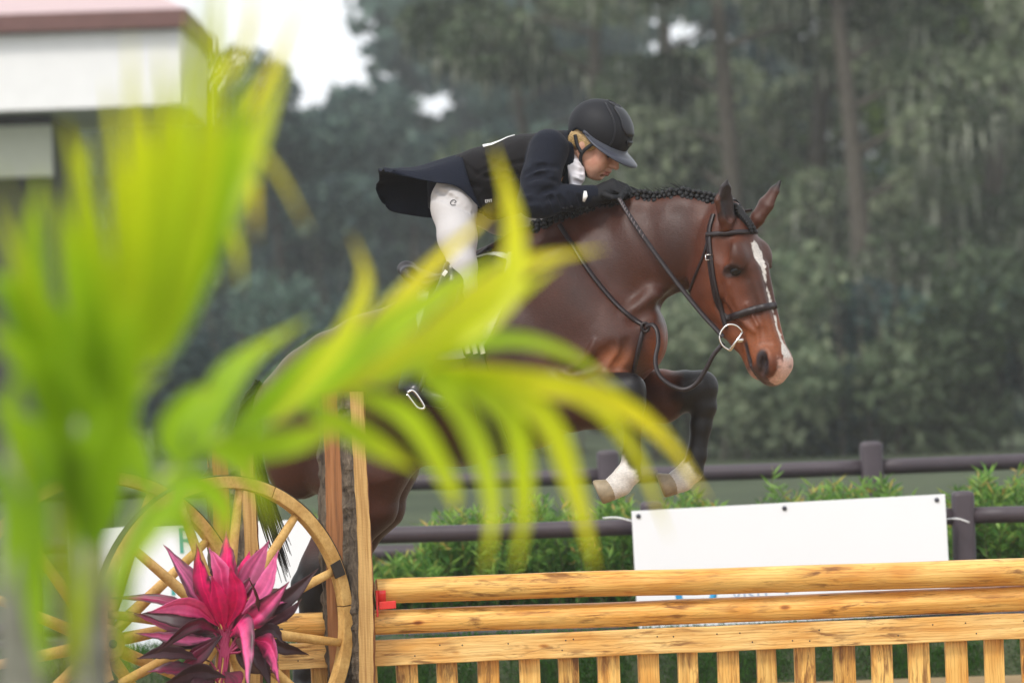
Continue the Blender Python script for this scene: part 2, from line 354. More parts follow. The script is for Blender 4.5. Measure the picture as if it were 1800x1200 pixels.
def tree(px_, d, h, cr, kind, label, seed, n=5200, bare=.28, moss=0, lsize=.17, lean=0.0):
    d *= 1.5; h *= 1.5; cr *= 1.5; n = int(n*3.6); lsize *= .72; moss *= 4
    rs = np.random.RandomState(seed); x, y = P(px_, 600, d)[:2]; root = empty('tree', (x, y, 0), label, 'tree', 'trees behind the arena'); base = V3(x, y, 0)
    tr = spl([base-V3(0, 0, .1), base+V3(rs.uniform(-.2, .2)+lean*.3, 0, h*.3), base+V3(rs.uniform(-.4, .4)+lean*.7, 0, h*.6), base+V3(rs.uniform(-.5, .5)+lean, 0, h*.92)], 16)
    r0 = .011*h+.04; mb = MB(); mb.tube(tr, [r0*1.3, r0, r0*.75, r0*.45, r0*.15], 9); tk = mb.build('trunk', M_BARK, root)
    cen = []; mb = MB()
    for i in range(13):
        u = bare+(1-bare)*(i+.5)/13; p = tr[int(u*15)]; a = rs.uniform(0, 6.28); L = cr*(1.05-.55*abs(u-.5))*rs.uniform(.65, 1.1); e = p+V3(math.cos(a)*L, math.sin(a)*L*.8, rs.uniform(.0, .35)*L)
        mb.tube(spl([p, (p+e)/2+V3(0, 0, .12*L), e], 7), [r0*.35, r0*.2, r0*.06], 6, False); cen += [e, (p+e*2)/3+rs.normal(0, .2, 3)]
    mb.build('limb', M_BARK, tk)
    cen = np.array(cen+[tr[-1], tr[-3]]); rad = rs.uniform(.28, .62, len(cen))*cr*.75; pts, k = blob_points(cen, rad, n, rs); tb = rs.beta(.7, .7, len(cen)); pts = pts[pts[:, 2] > .3]; k = k[:len(pts)]
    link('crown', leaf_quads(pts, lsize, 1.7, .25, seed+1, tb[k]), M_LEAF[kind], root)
    if moss:
        mc = pts[rs.choice(len(pts), moss)]; L = rs.uniform(.2, .75, moss); wv = rs.uniform(.015, .05, moss); a = rs.uniform(0, 3.14, moss); e = np.stack([np.cos(a), np.sin(a), 0*a], 1)*wv[:, None]
        dn = np.stack([rs.normal(0, .05, moss), rs.normal(0, .05, moss), -L], 1); Vm = np.stack([mc-e, mc+e, mc+e*.8+dn*.6, mc+dn, mc-e*.9+dn*.5], 1).reshape(-1, 3); Qm = np.arange(5*moss).reshape(-1, 5)
        me_ = fastmesh('moss', Vm, Qm, False); at = me_.attributes.new('tint', 'FLOAT', 'POINT'); at.data.foreach_set('value', np.repeat(rs.rand(moss), 5).astype(np.float32)); tag(link('hanging_moss', me_, M_MOSS, root), kind='stuff')
    return root
T_ = [  # px, d, height, crown radius, kind, label
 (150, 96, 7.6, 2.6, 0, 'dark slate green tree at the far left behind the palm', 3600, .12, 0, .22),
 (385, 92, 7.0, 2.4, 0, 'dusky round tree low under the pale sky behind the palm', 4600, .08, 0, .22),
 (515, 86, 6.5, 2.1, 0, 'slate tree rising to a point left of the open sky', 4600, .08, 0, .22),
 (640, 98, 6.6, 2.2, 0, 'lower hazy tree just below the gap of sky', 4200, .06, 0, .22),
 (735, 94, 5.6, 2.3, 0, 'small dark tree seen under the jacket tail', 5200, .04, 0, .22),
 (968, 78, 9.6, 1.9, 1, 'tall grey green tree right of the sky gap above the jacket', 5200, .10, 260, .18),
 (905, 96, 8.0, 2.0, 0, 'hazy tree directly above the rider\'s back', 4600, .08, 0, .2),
 (1050, 68, 10.5, 2.2, 1, 'mossy tree with sky showing through, behind the helmet', 4200, .16, 320, .17),
 (1185, 78, 11, 2.4, 0, 'open crowned tree with bright sky holes right of the helmet', 4000, .10, 160, .18),
 (1300, 62, 10.5, 2.1, 1, 'moss draped tree rising above the horse\'s ears', 5200, .12, 520, .16),
 (1445, 66, 11, 2.2, 1, 'pale mossy tree right of the horse\'s face', 5200, .14, 620, .16),
 (1530, 58, 9.5, 1.7, 1, 'grey tree with a slim trunk above the fence post', 4200, .22, 520, .15),
 (1640, 70, 11, 2.3, 2, 'greener leafy tree towards the right edge', 5200, .12, 260, .17),
 (1735, 60, 10, 1.9, 1, 'leaning grey tree with bare trunk near the right edge', 4600, .24, 520, .15),
 (1850, 64, 10.5, 2.3, 2, 'bright green tree cut by the right edge', 4600, .10, 120, .17)]
for i, a in enumerate(T_): tree(a[0], a[1], a[2], a[3], a[4], a[5], 40+i*7, a[6], a[7], a[8], a[9], lean=[.0, .5, -.4][i % 3])
# understorey shrubs below the trees, and the far wood that reads as one mass
for i, (px_, d, h, cr, kd, lb) in enumerate([(420, 66, 2.6, 1.9, 0, 'low dark bush under the left trees behind the palm stems'), (680, 62, 2.5, 1.8, 0, 'low grey bush behind the horse\'s back'), (900, 60, 2.3, 1.7, 1, 'pale scrub bush behind the rider\'s leg'), (1290, 55, 2.5, 1.5, 1, 'soft green bush below the horse\'s muzzle'), (1420, 54, 2.2, 1.4, 1, 'pale grass green bush left of the far fence post'), (1600, 55, 2.3, 1.4, 0, 'scrubby bush right of the far fence post'), (1760, 54, 2.4, 1.5, 1, 'twiggy bush at the right edge above the fence')]):
    d *= 1.35; h *= 1.35; cr *= 1.35; rs = np.random.RandomState(300+i); x, y = P(px_, 600, d)[:2]; root = empty('bush', (x, y, 0), lb, 'bush', 'bushes under the trees'); c = np.stack([x+rs.uniform(-cr, cr, 12), y+rs.uniform(-.8, .8, 12), rs.uniform(.4, h*.8, 12)], 1); r = rs.uniform(.35, .75, 12)*h*.5
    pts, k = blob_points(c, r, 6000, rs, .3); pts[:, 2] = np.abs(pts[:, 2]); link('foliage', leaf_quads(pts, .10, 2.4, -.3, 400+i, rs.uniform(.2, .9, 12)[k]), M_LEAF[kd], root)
    mb = MB()
    for j in range(14): b = V3(x+rs.uniform(-cr, cr)*.8, y+rs.uniform(-.6, .6), 0); mb.tube([b, b+V3(rs.uniform(-.2, .2), 0, h*.5), b+V3(rs.uniform(-.5, .5), 0, h*rs.uniform(.8, 1.2))], [.03, .02, .006], 5, False)
    mb.build('stems', M_BARK, root)
rs = np.random.RandomState(77); nb = 300; xs = rs.uniform(-33, 44, nb); top = np.interp(xs, [-33, -11, -8, -5.5, -4.2, -3.2, 44], [11.5, 11.0, 10.8, 10.4, 12.5, 19, 23]); c = np.stack([xs, rs.uniform(160, 185, nb), top*rs.uniform(.1, .95, nb)], 1); r = rs.uniform(1.5, 3.0, nb)
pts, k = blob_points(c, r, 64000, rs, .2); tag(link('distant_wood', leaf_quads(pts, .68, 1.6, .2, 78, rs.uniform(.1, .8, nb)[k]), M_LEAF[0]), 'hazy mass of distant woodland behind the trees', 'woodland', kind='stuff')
# ---------- fences: dark round rails on posts
M_FENCE = plain('brown_fence_paint', lin('#40373d'), .5, .4, var=.12, scale=7, bump=.1)
def fence(label, posts, pz, rails, rr, hw, posth):
    """posts: list of (px, d)"""
    pw = [V3(*P(a, 600, d)[:2], 0) for a, d in posts]; root = empty('rail_fence', pw[0], label, 'fence')
    for p in pw:
        mb = MB(); sec = []
        for z, s in ((-.2, 1), (posth-.02, 1), (posth-.004, .93), (posth+.006, .6), (posth+.008, .02)):
            sec.append([p+V3(math.copysign(abs(math.cos(q))**.55, math.cos(q))*hw*s, math.copysign(abs(math.sin(q))**.55, math.sin(q))*hw*s, z) for q in np.linspace(0, 2*math.pi, 25)[:-1]])
        mb.grid(np.array(sec), True); mb.build('post', M_FENCE, root)
    for p, q in zip(pw[:-1], pw[1:]):
        t = nrm(q-p)
        for z in rails: mb = MB(); mb.tube(spl([p+t*hw*.5+V3(0, 0, z), (p+q)/2+V3(0, 0, z-.004), q-t*hw*.5+V3(0, 0, z)], 9), rr, 14); mb.build('rail', M_FENCE, root)
fence('near dark rail fence with the white signs fixed to it', [(-509, 25.3), (39, 25.3), (587, 25.3), (1135, 25.3), (1683, 25.3), (2231, 25.3)], 0, (.81, .27, .10), .044, .060, .935)
fence('farther dark rail fence with a capped post right of the hooves', [(-300, 29.2), (170, 29.2), (600, 29.1), (1062, 29.0), (1525, 29.0), (1990, 29.6), (2450, 30)], 0, (.985, .56, .16), .048, .069, 1.135)
# ---------- hedge shrubs between the fences
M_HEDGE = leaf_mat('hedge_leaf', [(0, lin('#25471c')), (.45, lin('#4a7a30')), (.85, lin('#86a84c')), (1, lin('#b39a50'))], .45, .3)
M_TWIG = plain('twig', lin('#5b5a35'), .8)
def shrub(px_, d, wd, h, label, seed, n=60):
    rs = np.random.RandomState(seed); x, y = P(px_, 600, d)[:2]; root = empty('hedge_shrub', (x, y, 0), label, 'shrub', 'hedge shrubs between the fences'); Vs = []; Q = []; T = []; mb = MB()
    for i in range(n):
        h_ = h+.03; b = V3(x+rs.uniform(-wd, wd)*.7, y+rs.uniform(-.25, .25), .05); u = rs.uniform(-1, 1); hh = h_*rs.uniform(.5, 1.0)**.7*1.0*(1-.14*abs(u)); tip = V3(x+u*wd, y+rs.uniform(-.35, .35), hh); m = (b+tip)/2+V3(u*wd*.35, 0, .05); sp_ = spl([b, m, tip], 26); mb.tube(sp_[::5], [.006, .004, .002], 4, False)
        for j in range(5, 26):
            t = nrm(sp_[j]-sp_[j-1])
            for _ in range(4):
                e = rs.normal(size=3); e = nrm(e-t*np.dot(e, t)); dd = nrm(t*rs.uniform(.5, 1.1)+e); L = rs.uniform(.045, .085)*(1 if j < 23 else 1.2); wv = nrm(np.cross(dd, rs.normal(size=3)))*.0065; q = len(Vs)
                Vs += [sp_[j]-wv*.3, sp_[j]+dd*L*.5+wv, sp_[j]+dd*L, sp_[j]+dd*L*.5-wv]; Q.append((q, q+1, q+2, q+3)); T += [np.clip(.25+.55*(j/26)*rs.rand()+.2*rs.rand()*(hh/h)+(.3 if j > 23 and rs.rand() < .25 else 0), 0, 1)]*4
    me_ = fastmesh('leaves', np.array(Vs), np.array(Q), False); at = me_.attributes.new('tint', 'FLOAT', 'POINT'); at.data.foreach_set('value', np.array(T, np.float32)); link('leaves', me_, M_HEDGE, root); mb.build('branches', M_TWIG, root)
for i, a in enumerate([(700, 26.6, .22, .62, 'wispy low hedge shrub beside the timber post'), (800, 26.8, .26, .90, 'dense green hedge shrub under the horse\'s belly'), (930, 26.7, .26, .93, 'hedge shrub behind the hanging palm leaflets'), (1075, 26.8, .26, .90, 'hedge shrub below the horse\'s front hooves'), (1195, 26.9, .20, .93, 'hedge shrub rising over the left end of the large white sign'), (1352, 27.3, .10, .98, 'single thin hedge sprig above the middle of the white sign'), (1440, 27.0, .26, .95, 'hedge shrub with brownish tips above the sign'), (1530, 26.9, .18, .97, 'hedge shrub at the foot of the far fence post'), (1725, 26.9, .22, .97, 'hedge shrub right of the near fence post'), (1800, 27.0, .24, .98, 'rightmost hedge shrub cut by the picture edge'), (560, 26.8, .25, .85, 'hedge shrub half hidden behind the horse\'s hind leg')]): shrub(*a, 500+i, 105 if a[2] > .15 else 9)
# low turf bank at the foot of the near fence, with its grass
mb = MB(); G = []
for x in np.linspace(-3.6, 4.2, 60): e = .012*math.sin(x*7)+.01*math.sin(x*17); G.append([(x, 4.74+e, -.02), (x, 4.78+e, .16), (x, 4.86, .245+e), (x, 5.00, .275+e), (x, 5.18, .26+e), (x, 5.24, -.02)])
mb.grid(np.array(G)); tag(mb.build('grass_bank', M_GRASS), kind='structure')
rs = np.random.RandomState(9); n = 42000; u = rs.rand(n); X = np.stack([rs.uniform(-3.2, 3.8, n), np.interp(u, [0, .55, .75, 1], [4.745, 4.78, 4.87, 5.1]), np.interp(u, [0, .55, .75, 1], [.0, .16, .245, .275])], 1); L = rs.uniform(.025, .06, n); a = rs.uniform(0, 6.28, n); wv = np.stack([np.cos(a), np.sin(a), 0*a], 1)*.0035; tp = np.stack([rs.normal(0, .016, n), rs.normal(-.016, .012, n), L*np.where(rs.rand(n) < .25, -.3, .8)], 1)
me_ = fastmesh('grass', np.stack([X-wv, X+wv, X+tp], 1).reshape(-1, 3), np.arange(3*n).reshape(-1, 3), False); at = me_.attributes.new('tint', 'FLOAT', 'POINT'); at.data.foreach_set('value', np.repeat(rs.rand(n)*.5, 3).astype(np.float32)); tag(link('bank_grass', me_, M_HEDGE), 'short green grass on the low bank behind the gate', 'grass', kind='stuff')
# ---------- signs
M_SIGN = plain('white_sign_board', (.80, .815, .85), .35, .4, var=.01, scale=3, bump=.02); M_BOLT = plain('dark_bolt', lin('#4a4c55'), .4, .5, .6)
M_SBLUE = plain('sign_blue', lin('#3a9ad0'), .4, .3, var=.02, bump=0); M_SGREY = plain('sign_grey_blue', lin('#8fa6c4'), .4, .3, var=.02, bump=0); M_STEAL = plain('sign_teal', lin('#3f9c98'), .4, .3, var=.02, bump=0)
def sign(label, tl, tr, hgt, d):
    a, b = P(*tl, d), P(*tr, d); ux = nrm(b-a); uz = nrm(np.cross(ux, V3(0, 1, 0))); uz = uz if uz[2] > 0 else -uz; n = V3(0, -1, 0); W = np.linalg.norm(b-a)
    root = empty('sign_board', (a+b)/2-uz*hgt, label, 'sign', 'white signs on the fence'); mb = MB(); mb.box((a+b)/2-uz*hgt/2, (W/2, .004, hgt/2), (ux, n, uz)); mb.build('panel', M_SIGN, root, False, bevel=.0015)
    def at(u, v_, o=.0045): return a+ux*u-uz*v_+n*o
    return root, at, ux, uz, W
def letter(txt, at, u, v_, size, mat, root, ux, uz, name='lettering', bold=0):
    cu = bpy.data.curves.new(name, 'FONT'); cu.body = txt; cu.size = size; cu.extrude = .0008; cu.offset = bold; cu.space_character = 1.25; o = bpy.data.objects.new(name, cu); COL.objects.link(o)
    dg = bpy.context.evaluated_depsgraph_get(); me_ = bpy.data.meshes.new_from_object(o.evaluated_get(dg)); bpy.data.objects.remove(o); p = at(u, v_, .0055); n = np.cross(ux, uz)
    me_.transform(Matrix(((ux[0], uz[0], n[0], p[0]), (ux[1], uz[1], n[1], p[1]), (ux[2], uz[2], n[2], p[2]), (0, 0, 0, 1)))); me_.materials.clear(); return link(name, me_, mat, root)
S1, at, ux, uz, W = sign('large white sign with blue lettering mostly hidden by the rails', (1110, 898), (1661, 868), .625, 25.12)
for u in (.035, W*.487, W-.045):
    mb = MB(); mb.tube([at(u, .028, .004), at(u, .028, .010), at(u, .028, .014)], [.013, .012, .004], 14); mb.build('bolt', M_BOLT, S1)
letter('VISIT', at, .505, .50, .075, M_SGREY, S1, ux, uz)
def bars(lst, mat, name):
    mb = MB()
    for u0, u1, v0, v1 in lst: mb.box((at((u0+u1)/2, (v0+v1)/2, .0052)), ((u1-u0)/2, .0007, (v1-v0)/2), (ux, V3(0, -1, 0), uz))
    return mb
mb = MB(); G = []
for r in (.075, .110): G.append([at(.315+r*math.cos(q), .445-r*math.sin(q), .0054) for q in np.linspace(0, 2*math.pi, 41)])
mb.grid(np.array(G)); mb.build('round_logo', M_SBLUE, S1, solid=.001)
bars([(.22+.066*i, .22+.066*i+[.045, .03, .052, .036][i % 4], .577, .596) for i in range(11)]+[(.98, 1.20, .577, .592), (1.27, 1.30, .577, .592)], M_SBLUE, 'l').build('lettering', M_SBLUE, S1, False)
bars([(.785, .80, .455, .475)], M_SBLUE, 'l').build('accent_mark', M_SBLUE, S1, False)
S2, at, ux, uz, W = sign('white sign with teal lettering behind the wagon wheels', (120, 930), (578, 911), .95, 25.12)
for tx, px_, py_, sz in (('R', 312, 972, .20), ('I', 297, 1046, .20), ('N', 180, 1205, .17), ('D', 226, 1205, .17), ('A', 262, 1205, .17)):
    q = P(px_, py_, 25.12); a0 = at(0, 0, 0); letter(tx, at, float(np.dot(q-a0, ux)), float(-np.dot(q-a0, uz)), sz, M_STEAL, S2, ux, uz)
for u in (.04, W-.04): mb = MB(); mb.tube([at(u, .03, .004), at(u, .03, .010), at(u, .03, .014)], [.013, .012, .004], 14); mb.build('bolt', M_BOLT, S2)
M_ZIP = plain('white_plastic', (.8, .8, .8), .4, bump=0)
for a, b in (((1060, 910), (1112, 916)), ((1664, 912), (1704, 918))):
    p, q = P(*a, 25.22), P(*b, 25.14); mb = MB(); mb.tube(spl([p, (p+q)/2+V3(0, -.03, .012), q], 8), .004, 6); mb.build('zip_tie', M_ZIP, S1)
# ---------- judges' booth, raised, far left
M_WHITEW = plain('white_painted_boards', (.80, .79, .78), .5, .3, var=.03, scale=4, bump=.05); M_ROOFB = plain('brown_roof_metal', lin('#6b4a45'), .5, .4, var=.15, scale=3); M_PANE = plain('dark_glass', (.01, .012, .01), .1, .6, var=0, bump=0); M_GREYW = plain('pale_wall_panel', lin('#b9bba9'), .6, .3, var=.05)
B_D = 66.0; bx1 = P(342, 600, B_D)[0]; bx0 = bx1-9; by = B_D-20; booth = empty('pavilion', ((bx0+bx1)/2, by+3, 0), 'white pavilion with a brown roof edge behind the palm', 'pavilion')
def bz(y): return 1.75+(640-y)*B_D/F_PX
def bbox(name, x0, x1, y0, y1, z0, z1, mat, bev=.01): mb = MB(); mb.box(((x0+x1)/2, (y0+y1)/2, (z0+z1)/2), ((x1-x0)/2, (y1-y0)/2, (z1-z0)/2)); return mb.build(name, mat, booth, False, bevel=bev)
bbox('fascia', bx0, bx1-.05, by, by+6, bz(186), bz(52), M_WHITEW); bbox('roof_edge', bx0-.1, bx1+.06, by-.2, by+6.1, bz(50), bz(18), M_ROOFB)
mb = MB(); mb.grid([[(bx0-.1, by-.1, bz(17)), (bx1+.06, by-.1, bz(17))], [(bx0+.6, by+3, bz(-60)), (bx1-.9, by+3, bz(-60))], [(bx0-.1, by+6.1, bz(17)), (bx1+.06, by+6.1, bz(17))]]); mb.build('roof_slope', plain('roof_pinkish', lin('#b8a0a0'), .6, .3), booth, False)
bbox('panel', bx0+.2, bx1-1.95, by+.7, by+.9, bz(300), bz(208), M_GREYW); bbox('wall', bx0+.2, bx1-2.0, by+1.0, by+5.8, 0, bz(190), plain('dark_booth_wall', lin('#33332c'), .7))
# ---------- the damp air that greys the far trees
mb = MB(); mb.box((0, 85, 13.5), (150, 112, 14.6)); hz = mb.build('haze', None, None, False); tag(hz, kind='stuff')
mh = bpy.data.materials.new('haze_air'); mh.use_nodes = True; hn_ = mh.node_tree.nodes; hn_.clear(); ho_ = hn_.new('ShaderNodeOutputMaterial'); pv = hn_.new('ShaderNodeVolumePrincipled'); pv.inputs['Color'].default_value = (.93, .97, 1, 1); pv.inputs['Density'].default_value = .0006; pv.inputs['Anisotropy'].default_value = 0; mh.node_tree.links.new(pv.outputs[0], ho_.inputs['Volume']); hz.data.materials.append(mh)
# ================================================================== JUMP
M_RAIL = scorched_wood('scorched_pine_rail', lin('#f4c876'), lin('#e3a44f'), lin('#6b3a17'), .38)
M_PLANK = scorched_wood('scorched_pine_plank', lin('#f2cd88'), lin('#e0aa5c'), lin('#70421c'), .45)
M_SLAT = scorched_wood('scorched_pine_slat', lin('#f2c877'), lin('#dca24e'), lin('#6b3a17'), .45, along=2, burn_lo=.47)
def lay(name, mesh_fn, p0, p1, mat, par, bevel=0, smooth=True):
    """a long piece built along its own X axis and laid from p0 to p1"""
    p0, p1 = np.asarray(p0), np.asarray(p1); L = np.linalg.norm(p1-p0); x = (p1-p0)/L; y = nrm(np.cross(V3(0, 0, 1), x)); z = np.cross(x, y)
    o = mesh_fn(L).build(name, mat, None, smooth, bevel=bevel); M = Matrix(((x[0], y[0], z[0], p0[0]), (x[1], y[1], z[1], p0[1]), (x[2], y[2], z[2], p0[2]), (0, 0, 0, 1)))
    if par is None: o.matrix_world = M
    else: o.parent = par; o.matrix_parent_inverse = Matrix.Translation(-par.location); o.matrix_basis = M
    return o
def log(r0, r1, seed):
    def f(L):
        rs = np.random.RandomState(seed); n = 60; G = []
        kn = [(rs.uniform(0, L), rs.uniform(0, 6.28), rs.uniform(.0015, .004)) for _ in range(14)]
        for i in range(n+1):
            x = L*i/n; r = r0+(r1-r0)*i/n; row = []
            for q in np.linspace(0, 2*math.pi, 29)[:-1]:
                e = sum(h*math.exp(-((x-a)/.05)**2-((math.cos(q-b)-1)/.12)**2*4) for a, b, h in kn); rr = r+e+.0012*math.sin(3*q+x*4)+.001*math.sin(x*7+q)
                row.append((x, rr*math.cos(q), rr*math.sin(q)+.004*math.sin(x*1.3+seed)))
            G.append(row)
        mb = MB(); mb.grid(np.array(G), True)
        for row, s in ((G[0], 1), (G[-1], -1)):
            c = np.mean(row, 0); V = [c]+[c+(np.array(p)-c)*.9+V3(-.004*s, 0, 0) for p in row]; mb.add(V+list(row), [(0, 1+(k+1) % 28, 1+k)[::s] for k in range(28)]+[(1+k, 1+(k+1) % 28, 29+(k+1) % 28, 29+k)[::s] for k in range(28)])
        return mb
    return f
def board(h, th):
    def f(L):
        mb = MB(); n = 24; G = []
        for i in range(n+1):
            x = L*i/n; w_ = .0015*math.sin(x*9)+.001*math.sin(x*23); G.append([(x, -th/2, -h/2+w_), (x, -th/2, h/2+w_*.6), (x, th/2, h/2+w_*.6), (x, th/2, -h/2+w_)])
        mb.grid(np.array(G), True); mb.add(G[0], [(0, 1, 2, 3)]); mb.add(G[-1], [(3, 2, 1, 0)]); return mb
    return f
RX = math.tan(R(8))                                   # the jump runs slightly away from the lens towards the right
def jdy(px_): return (px_-640)/420*RX
def J(px_, py_, o=0.0): return H(px_, py_, jdy(px_)+o)
o = lay('top_rail', log(.052, .060, 1), J(662, 1040, .03), J(1990, 997, .03), M_RAIL, None); tag(o, 'uppermost round scorched pine rail resting in the red cup', 'rail', 'rails of the jump')
o = lay('lower_rail', log(.051, .056, 2), J(488, 1101, .07), J(1990, 1042, .07), M_RAIL, None); tag(o, 'lower round scorched pine rail passing behind the timber post', 'rail', 'rails of the jump')
gate = empty('picket_gate', (J(1200, 1300, .06)[0], J(1200, 1300, .06)[1], 0), 'scorched pine gate of upright slats under the two rails', 'gate')
gp0, gp1 = J(490, 1154, .06), J(1990, 1091, .06); lay('plank', board(.108, .038), gp0, gp1, M_PLANK, gate, bevel=.004, smooth=False)
lay('bottom_plank', board(.09, .038), V3(gp0[0], gp0[1], .14), V3(gp1[0], gp1[1], .14), M_PLANK, gate, bevel=.004, smooth=False)
smesh = []
for k in range(3):
    mb = MB(); mb.box((0, 0, 0), (.0435+.001*k, .016, .30)); smesh.append(mb.mesh('slat', False)); smesh[-1].materials.append(M_SLAT)
sx = [490, 563, 640, 710, 779, 850, 922, 990, 1060, 1130, 1199, 1270, 1338, 1405, 1475, 1542, 1608, 1675, 1742, 1809, 1876, 1943]
rj = random.Random(3)
for i, a in enumerate(sx):
    o = link('slat', smesh[i % 3]); u = (a-490)/(1990-490); p = gp0+(gp1-gp0)*u; zt = p[2]-.02; o.parent = gate; o.matrix_parent_inverse = Matrix.Translation(-gate.location)
    o.location = (p[0], p[1]+.038, zt-.30+.0); o.rotation_euler = (0, rj.uniform(-.006, .006)-.006, R(8)); o.scale = (rj.uniform(.95, 1.05), 1, 1); m = o.modifiers.new('bevel', 'BEVEL'); m.width = .004; m.segments = 2
mb = MB()
for i in range(34): u = rj.random(); p = gp0+(gp1-gp0)*u; mb.ell(p+V3(0, -.0195, rj.choice((-.022, .02))+rj.uniform(-.004, .004)), (.0035, .001, .0035), nu=6, nv=4)
tag(mb.build('nail_heads', plain('nail', (.05, .045, .04), .5, .5, .5), gate), kind='stuff')
# timber standard: two rough posts with bark edges, feet, cup
t = NT('sawn_timber'); v = t.coord((1, 1, 1)); sawn = t.n('TexWave', wave_type='BANDS', bands_direction='Z'); sawn.inputs['Scale'].default_value = 55; sawn.inputs['Distortion'].default_value = 5.0; sawn.inputs['Detail'].default_value = 3; t.l(v, sawn.inputs['Vector'])
gr = t.noise(t.coord((60, 60, 2)), 2, 4); c = t.mix(.6, t.ramp(gr, [(.3, lin('#a97f4c')), (.7, lin('#dcb678'))]), t.ramp(sawn.outputs['Fac'], [(0, (.66, .58, .48)), (.3, (1, 1, 1))]), 'MULTIPLY'); t.col(c).set(.8, .2); t.bump(t.mix(.7, sawn.outputs['Fac'], gr), .25, .002); M_SAWN = t.m
t = NT('weathered_brown_face'); v = t.coord((40, 40, 1.6)); gr = t.noise(v, 2, 5, .6); c = t.ramp(gr, [(.25, lin('#5f4430')), (.5, lin('#96643f')), (.75, lin('#a97a52'))]); c = t.mix(.5, c, t.ramp(t.noise(t.coord((6, 6, .5)), 3, 4), [(.3, (.6, .58, .58)), (.65, (1, 1, 1))]), 'MULTIPLY'); t.col(c).set(.75, .2); t.bump(gr, .5, .006); M_FACE = t.m
t = NT('dark_bark'); v = t.coord((14, 14, 5)); gr = t.noise(v, 2.5, 6, .7, .6); c = t.ramp(gr, [(.3, lin('#2b2622')), (.55, lin('#655a4e')), (.75, lin('#8b7d6c'))]); t.col(c).set(.95, .1); t.bump(gr, 1.0, .02); M_BARKE = t.m
std = empty('jump_standard', (J(520, 1300, -.02)[0], -.05, 0), 'timber jump standard of two rough posts with bark edges', 'jump standard')
def tpost(x0, dy0, top, seed):
    rs = np.random.RandomState(seed); pl = [(-.112, .05), (-.098, -.012), (-.085, -.022), (-.018, -.04), (.0, -.05), (.042, -.085), (.098, -.066), (.100, .06), (-.10, .085)]; fm = [2, 2, 1, 2, 2, 0, 1, 1, 1]
    base = H(x0, 1330, dy0); n = 70; G = []; zt = H(x0, top, dy0)[2]; lean = -.0
    for i in range(n+1):
        z = zt*i/n; row = []
        for k, (a, b) in enumerate(pl):
            amp = .007 if k in (0, 4) else .0015; row.append((base[0]+a+amp*(.6*math.sin(z*31+k*2+seed)+.5*math.sin(z*73+k)+.5*rs.normal()*(k in (0, 4)))+.006*math.sin(z*5+k*.6), base[1]+b+(amp*rs.normal()*.6 if k in (0, 4) else .001*math.sin(z*11+k)), z))
        G.append(row)
    mb = MB(); mb.grid(np.array(G), True); mb.add(G[-1], [(0, 1, 8), (1, 2, 7), (1, 7, 8), (2, 3, 6), (2, 6, 7), (3, 4, 6), (4, 5, 6)])
    me_ = mb.mesh('post', False)
    for m in (M_SAWN, M_FACE, M_BARKE): me_.materials.append(m)
    nf_ = n*9; mi = np.ones(len(me_.polygons), np.int32); mi[:nf_] = np.tile(fm, n); me_.polygons.foreach_set('material_index', mi); return link('post', me_, None, std)
tpost(622, -.02, 688, 1); tpost(424, .10, 775, 4)
mb = MB(); a = H(440, 1345, .06); b = H(600, 1345, -.04); mb.box((a+b)/2+V3(0, 0, .0)*0, (.26, .045, .045)); fo = mb.build('foot', M_FACE, std, False, bevel=.005); fo.location = (0, 0, .05-(a[2]+b[2])/2)
M_RED = plain('red_plastic', lin('#d8322c'), .38, .5, var=.06, scale=30)
mb = MB(); cpt = J(664, 1060, .0)
cyl = [J(662, 1040, .03)+V3(.012, r*math.cos(q), r*math.sin(q)) for r in (.058,) for q in np.linspace(math.pi*.95, math.pi*2.05, 14)]
G = [[p+V3(-.016, 0, 0), p+V3(.028, 0, 0)] for p in cyl]; mb.grid(np.array(G)); cup = mb.build('cup', M_RED, std, solid=.006)
mb = MB(); mb.box(J(681, 1063, -.045), (.036, .005, .0165), (nrm(V3(1, .1, .04)), V3(0, 1, 0), V3(0, 0, 1))); mb.build('tab', M_RED, cup, False, bevel=.003)
mb = MB(); mb.box(J(663, 1060, -.03), (.004, .03, .055)); mb.build('plate', M_RED, cup, False, bevel=.002)
mb = MB(); mb.box(J(486, 1116, -.02), (.030, .03, .026), (nrm(V3(1, 0, .1)), V3(0, 1, 0), nrm(V3(-.1, 0, 1)))); mb.build('black_cup', plain('black_rubber', (.02, .02, .022), .5), std, False, bevel=.006)
# wagon wheels
t = NT('weathered_wheel_wood'); v = t.coord((1, 1, 1), True); c = t.ramp(t.noise(v, 9, 4), [(.3, lin('#b58a4a')), (.7, lin('#dcb673'))]); c = t.mix(.5, c, t.ramp(t.noise(t.coord((1, 1, 1), True), 70, 4, .7), [(.35, (.6, .5, .38)), (.6, (1, 1, 1))]), 'MULTIPLY'); t.col(c).set(.55, .3); t.bump(t.noise(v, 60, 4), .4, .003); M_WHEEL = t.m; M_IRON = plain('iron_tyre', lin('#3c3733'), .55, .5, .7, var=.3)
WT = V3(math.cos(R(36)), math.sin(R(36)), 0); WN = V3(WT[1], -WT[0], 0); WZ = V3(0, 0, 1)
def ring(mb, c, prof, n0, n1, n=10):
    """prof: list of (radius, axial)"""
    G = []
    for q in np.linspace(n0, n1, n): dr = WT*math.cos(q)+WZ*math.sin(q); G.append([c+dr*r+WN*a for r, a in prof])
    mb.grid(np.array(G), True)
    if n1-n0 < 6.2: mb.add(G[0], [(0, 1, 2, 3)]); mb.add(G[-1], [(3, 2, 1, 0)])
